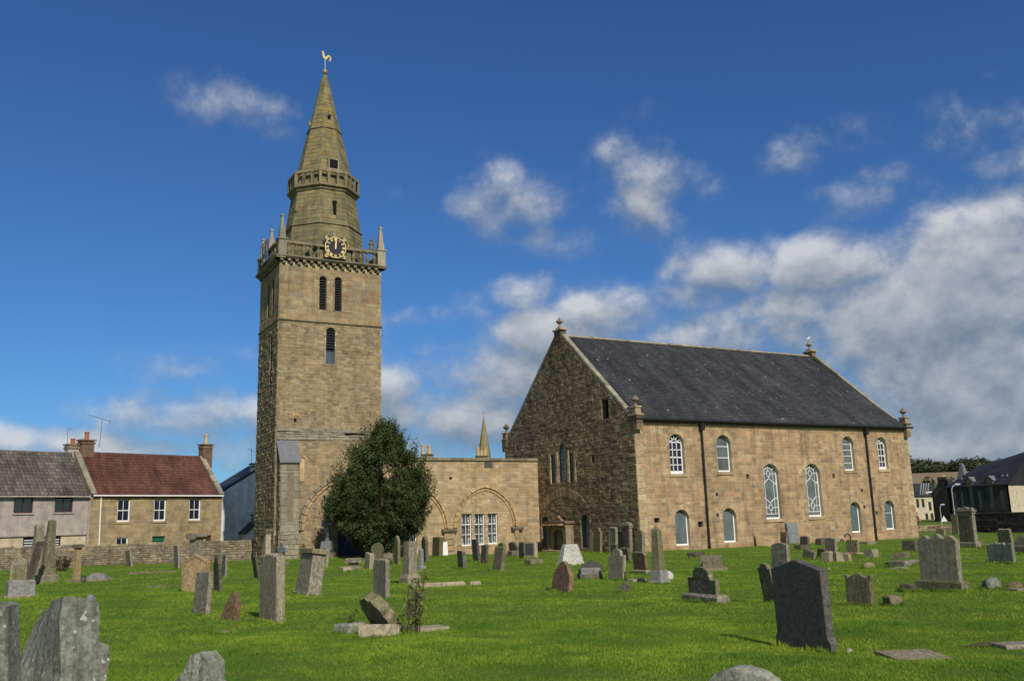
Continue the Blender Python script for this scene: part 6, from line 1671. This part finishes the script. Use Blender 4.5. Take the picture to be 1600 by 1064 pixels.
# obelisk
stone_thing('streaked grey obelisk on a square pedestal before the church corner', [('shaft', MB().lathe([(.215, .40), (.15, 1.60), (.0, 1.74)], 4, None, math.pi / 4), 'mossy'), ('pedestal', MB().lathe([(.275, .11), (.255, .40)], 4, None, math.pi / 4), 'granite'), ('base', MB().lathe([(.36, -.1), (.36, .05), (.29, .108)], 4, None, math.pi / 4), 'granite')], gM(17.3, 22.55, -75), name='obelisk')
boulder('white rough lump just right of the streaked obelisk', 18.5, 23.6, .17, .16, .24, 'white', 41)
lump('low kerb in the grass left of the streaked obelisk', 17.3, 23.7, .6, .25, .09, 'pale', 42, 10, name='kerb_stone')
lump('broken dark slabs lying flat below the first lower windows', 29.0, 34.8, .8, .5, .22, 'dark', 43, 15, name='fallen_slab', cat='gravestone')
stone_thing('chest shaped grave cover, its slab standing behind, on the lawn before the church', [('chest', MB().prism([(-.42, .1), (.42, .1), (.36, .3), (.0, .36), (-.36, .3)], -.28, .28), 'mossy'), ('base', MB().chbox(-.52, .52, -.36, .36, -.08, .098, .01), 'grey'), ('back_slab', MB().prism([(-.42, -.08), (.42, -.08), (.40, .52), (-.40, .52)], .42, .54), 'grey')], gM(23.5, 27.3, -35), name='grave_cover')
lump('slanted broken slab behind the big dark headstone top', 31.2, 29.8, .12, .6, .42, 'grey', 44, 0, -18, name='fallen_slab', cat='gravestone')
lump('second broken slab leaning the same way beside it', 31.9, 29.7, .14, .5, .4, 'mossy', 45, 0, -9, name='fallen_slab', cat='gravestone')
lump('dark block lying before the small scroll peaked stone', 37.7, 36.5, .62, .45, .28, 'dark', 46, 4, name='stone_block', cat='gravestone')
for k, (dx, dy, sx, sz, rt, lb) in enumerate([(-.28, .2, .3, .42, 5, 'left'), (.02, 0, .34, .40, -8, 'middle'), (.34, -.15, .28, .36, 12, 'right')]):
    lump('%s block of the pile of pale broken blocks on the right lawn' % lb, 28.4 + dx, 25.7 + dy, sx, .35, sz, 'rubble', 50 + k, rt, 4, name='rubble_block')
lump('broken pale lump of stone right of the mossy square stone', 32.3, 27.3, .5, .4, .4, 'rubble', 54, 15, 5, name='rubble_block')
boulder('small rubble heap in the grass before the broken pale lump', 27.1, 23.1, .26, .2, .18, 'rubble', 55)
boulder('fist sized stone lying left of the rubble heap', 25.2, 23.2, .12, .1, .1, 'rubble', 56)
hp = MB()
for k in range(10):
    a = R(180 - 18 * k); b = R(180 - 18 * (k + 1)); hp.tube((.2 * math.cos(a), 0, .26 + .2 * math.sin(a)), (.2 * math.cos(b), 0, .26 + .2 * math.sin(b)), .05, n=6)
hp.tube((.2, 0, .28), (.2, 0, -.05), .05, n=6)
tag(hp.build('iron_hook', 'black_iron', None, gM(48.6, 42.9, -20)), 'small dark hooked iron piece against the foot of the church wall', 'iron hook')
lump('dark low block near the church wall below the third upper window', 43.9, 40.8, .6, .45, .42, 'dark', 57, 3, name='stone_block', cat='gravestone')
lump('low flat slab on the grass under the right hand downpipe', 45.1, 38.4, .95, .6, .24, 'rubble', 58, 8, name='grave_slab', cat='gravestone')
lump('upper slab of the heap of flat stones near the church end', 28.6, 22.9, .8, .5, .16, 'mossy', 59, 25, 8, 'fallen_slab', 'gravestone', .22)
lump('lower slab of the heap of flat stones near the church end', 28.1, 22.4, 1.0, .6, .2, 'grey', 60, 10, 2, 'fallen_slab', 'gravestone')
lump('detached slab in front of the heap of flat stones', 26.6, 21.4, .7, .4, .13, 'grey', 61, 22, 5, 'fallen_slab', 'gravestone')
lump('small block beside the foot of the eared headstone', 16.75, 13.75, .3, .24, .2, 'mossy', 62, -10, name='stone_block', cat='gravestone')
boulder('rough lichen lump right of the big scrolled stone', 20.85, 14.2, .24, .2, .24, 'lichen', 63)
boulder('brown rubble lump lying further right of the big scrolled stone', 21.3, 13.9, .22, .18, .16, 'brown', 64)
lump('thin kerb slab edging the rubble right of the big scrolled stone', 21.2, 13.5, .9, .5, .05, 'grey', 65, -25, name='kerb_stone')
lump('dark broken lump left of the big scrolled stone plinth', 19.5, 15.5, .35, .3, .17, 'dark', 66, 15, name='rubble_block')
lump('leaning slab resting on a low block at the right edge', 38.6, 24.6, .14, 1.0, .62, 'grey', 67, 0, -32, 'fallen_slab', 'gravestone')
lump('low block under the leaning slab at the right edge', 37.8, 24.0, .9, .6, .3, 'dark', 68, 5, name='stone_block', cat='gravestone')
lump('flat worn ledger stone in the grass right of the big dark headstone', 11.2, 8.95, .75, .85, .045, 'rubble', 69, -28, name='ledger_slab', cat='gravestone')
lump('sunken flat slab in a hollow at the right edge', 13.35, 8.75, .7, .4, .045, 'grey', 70, -24, name='ledger_slab', cat='gravestone')
boulder('pebble sized stone right of the big dark headstone', 10.85, 9.75, .07, .06, .08, 'rubble', 71)
boulder('brown boulder in the grass before the dark wall', 43.9, 30.3, .36, .26, .28, 'brown', 72)
tag(link('hollow', mesh('hollow', [(13.1 + .42 * math.cos(a) * (1 + .2 * math.sin(3 * a)), 9.15 + .16 * math.sin(a), gh(13.1, 9.1) + .02) for a in [2 * math.pi * k / 14 for k in range(14)]], [list(range(14))], 'bark')), 'bare dark earth hollow in the grass at the right edge', 'hollow', kind='structure')  # nothing is dug here: a flat dark sheet colours the gap


# big leaning headstones cut by the left edge
def big_leaner():
    root = thing('headstone', 'massive lichen grey headstone with stepped side leaning right, nearest at the left', 'gravestone', T(.5, 6.9, 0), GROUP)
    near = [(.24, -.2), (.52, -.2), (.56, 1.02), (.585, 1.27), (.575, 1.33), (.515, 1.36), (.52, 1.52), (.505, 1.585), (.40, 1.625), (.315, 1.64), (.30, 1.50), (.325, 1.2), (.30, .9)]
    far = [(-.38, -.2), (.40, -.2), (.46, 1.02), (.48, 1.25), (.46, 1.31), (.42, 1.34), (.42, 1.44), (.41, 1.50), (.33, 1.53), (.23, 1.54), (.19, 1.45), (.09, 1.15), (-.02, .85)]
    def cut(y0, y1, f0, f1, dz, name):
        n = len(near); rs = random.Random(2); V = []; m = 7
        for j in range(m):
            f = f0 + (f1 - f0) * j / (m - 1); y = y0 + (y1 - y0) * j / (m - 1)
            for (x, z), (x2, z2) in zip(near, far): V.append((x + (x2 - x) * f + rs.uniform(-.004, .004), y, (z + (z2 - z) * f) - (dz if z > 1.4 else 0) + rs.uniform(-.004, .004)))
        F = [[i for i in range(n)], [(m - 1) * n + n - 1 - i for i in range(n)]]
        for j in range(m - 1): F += [(j * n + i, (j + 1) * n + i, (j + 1) * n + (i + 1) % n, j * n + (i + 1) % n) for i in range(n)]
        bm = bmesh.new(); vs = [bm.verts.new(v) for v in V]
        for q in F: bm.faces.new([vs[i] for i in q])
        bmesh.ops.recalc_face_normals(bm, faces=bm.faces); bmesh.ops.triangulate(bm, faces=[q for q in bm.faces if len(q.verts) > 4])
        bmesh.ops.subdivide_edges(bm, edges=bm.edges, cuts=1, use_grid_fill=True)
        for v in bm.verts: v.co += Vector((rs.uniform(-.003, .003),) * 3)
        me = bpy.data.meshes.new(name); bm.to_mesh(me); bm.free(); me.materials.append(MATS['grave_lichen']); link(name, me, root, I4)
    cut(6.22, 6.70, 0, .6, 0, 'slab')
    cut(6.702, 7.06, .6, 1, .04, 'shoulder')


big_leaner()
M = T(-.19, 5.72, 0) @ RZ(-25)
tag(link('headstone', slab_mesh('flat', .80, .16, 1.64, 'lichen', 99, foot=None), None, M @ RY(-5)), 'grey lichen headstone cut by the left edge of the picture', 'gravestone', GROUP)

# mural tomb against the gable
def gable_tomb():
    Mw = T(CX, CY + CW, 0) @ RZ(-90) @ T(CW - 8.35, 0, gh(31.5, 51.9))
    root = thing('wall_tomb', 'old stone mural tomb with pilasters and arched niche against the gable', 'tomb', Mw)
    P = lambda name, mb, mat='cornice_stone': mb.build(name, mat, root, Mw)
    for s in (-1, 1): P('pilaster', MB().chbox(s * 1.05 - .17, s * 1.05 + .17, -.62, -.03, -.1, 1.62, .02), 'cornice_stone')
    P('entablature', MB().box(-1.22, 1.22, -.66, -.03, 1.622, 1.82), 'gable_rubble')
    P('cornice', MB().chbox(-1.34, 1.34, -.74, -.03, 1.822, 2.0, .04), 'gable_rubble')
    for k in range(12): P('dentil', MB().box(-1.2 + k * .2, -1.1 + k * .2, -1.04, -.662, 1.74, 1.818), 'gable_rubble')
    a = MB(); n = 10
    arc = [(.72 * math.cos(math.pi * k / n), 1.02 + .45 * math.sin(math.pi * k / n)) for k in range(n + 1)]
    P('arch', a.prism([(.875, -.1), (.875, 1.60), (-.875, 1.60), (-.875, -.1), (-.72, -.1)] + [(x, z) for x, z in arc[::-1]] + [(.72, -.1)], -.5, -.3), 'gable_rubble')
    P('niche_back', MB().box(-.87, .87, -.2, -.1, -.1, 1.6), 'dark_mortar')
    P('inner_tablet', MB().prism([(-.3, -.1), (.3, -.1), (.24, .8), (0, .95), (-.24, .8)], -.28, -.205), 'cornice_stone')
    P('crest', MB().prism([(-.5, 2.0), (.5, 2.0), (.3, 2.18), (.12, 2.2), (.05, 2.36), (-.12, 2.3), (-.2, 2.16), (-.4, 2.12)], -.5, -.3), 'gable_rubble')
    P('plinth', MB().chbox(-1.45, 1.45, -.9, -.03, -.3, .14, .03), 'gable_rubble')


gable_tomb()


def gull():
    root = thing('gull', 'white gull perched on the far roof end finial', 'bird', T(CX + CL - .17, CY + CW / 2, RZ_ + 1.23))
    M = T(CX + CL - .17, CY + CW / 2, RZ_ + 1.23) @ RZ(20)
    MB().lathe([(0, -.24), (.05, -.18), (.085, -.05), (.09, .06), (.06, .15), (.045, .2), (.055, .25), (.04, .29), (0, .31)], 10, T(0, 0, .17) @ RY(55)).build('body', 'white_feather', root, M)
    MB().lathe([(.02, 0), (.0, .07)], 6, T(.25, 0, .33) @ RY(95)).build('beak', 'buff_pot', root, M)
    for s in (-1, 1):
        MB().lathe([(0, -.3), (.03, -.22), (.05, 0), (.03, .12), (0, .16)], 8, T(-.02, s * .075, .18) @ RY(62) @ S3(1, .4, 1)).build('wing', 'grey_feather', root, M)
        MB().tube((.02, s * .03, -.01), (.01, s * .03, .10), .008, n=5).build('leg', 'buff_pot', root, M)


gull()


def long_grass():
    rng = np.random.default_rng(21); B = []
    for o in list(bpy.data.objects):
        if o.parent is not None or o.get('category') not in ('gravestone', 'stone', 'plant', 'bush'): continue
        pts = []
        for m in [o] + list(o.children):
            if m.type != 'MESH' or m.get('kind') == 'stuff': continue
            W_ = WM[m]
            for v in m.data.vertices:
                c = W_ @ v.co
                if c.z < gh(c.x, c.y) + .10: pts.append((c.x, c.y))
        pts = sorted(set(pts))
        if len(pts) < 3 or o.name.startswith(('ledger_slab', 'kerb_stone', 'grave_cover')): continue
        def half(ps):
            h = []
            for q in ps:
                while len(h) > 1 and (h[-1][0] - h[-2][0]) * (q[1] - h[-2][1]) - (h[-1][1] - h[-2][1]) * (q[0] - h[-2][0]) <= 0: h.pop()
                h.append(q)
            return h[:-1]
        hull = half(pts) + half(pts[::-1])
        for (xa, ya), (xb, yb) in zip(hull, hull[1:] + hull[:1]):
            L = math.hypot(xb - xa, yb - ya); n = int(L * 330)
            if n < 1 or L > 4: continue
            f = rng.uniform(0, 1, n); nx, ny = (yb - ya) / L, -(xb - xa) / L; off = np.abs(rng.normal(0, .035, n)) + .004
            B.append(np.stack([xa + (xb - xa) * f + nx * off, ya + (yb - ya) * f + ny * off], -1))
    B = np.concatenate(B); n = len(B); x, y = B[:, 0], B[:, 1]; z = gz(x, y)
    d = np.hypot(x, y); clump = .6 + .6 * np.sin(x * 9 + np.sin(y * 7)) ** 2
    L = rng.uniform(.045, .115, n) * clump; W = .008 + .0007 * d; th = rng.uniform(0, 6.28, n); ln = rng.normal(0, .35, (2, n))
    b = np.stack([x, y, z - .01], -1); u = np.stack([np.cos(th) * W / 2, np.sin(th) * W / 2, 0 * W], -1); tip = b + np.stack([ln[0] * L, ln[1] * L, L], -1)
    o = link('long_grass', np_mesh('long_grass', np.stack([b - u, b + u, tip], 1).reshape(-1, 3), 3, 'grass_blade'))
    tag(o, 'longer untrimmed grass round the feet of the gravestones', 'grass', kind='stuff')


long_grass()
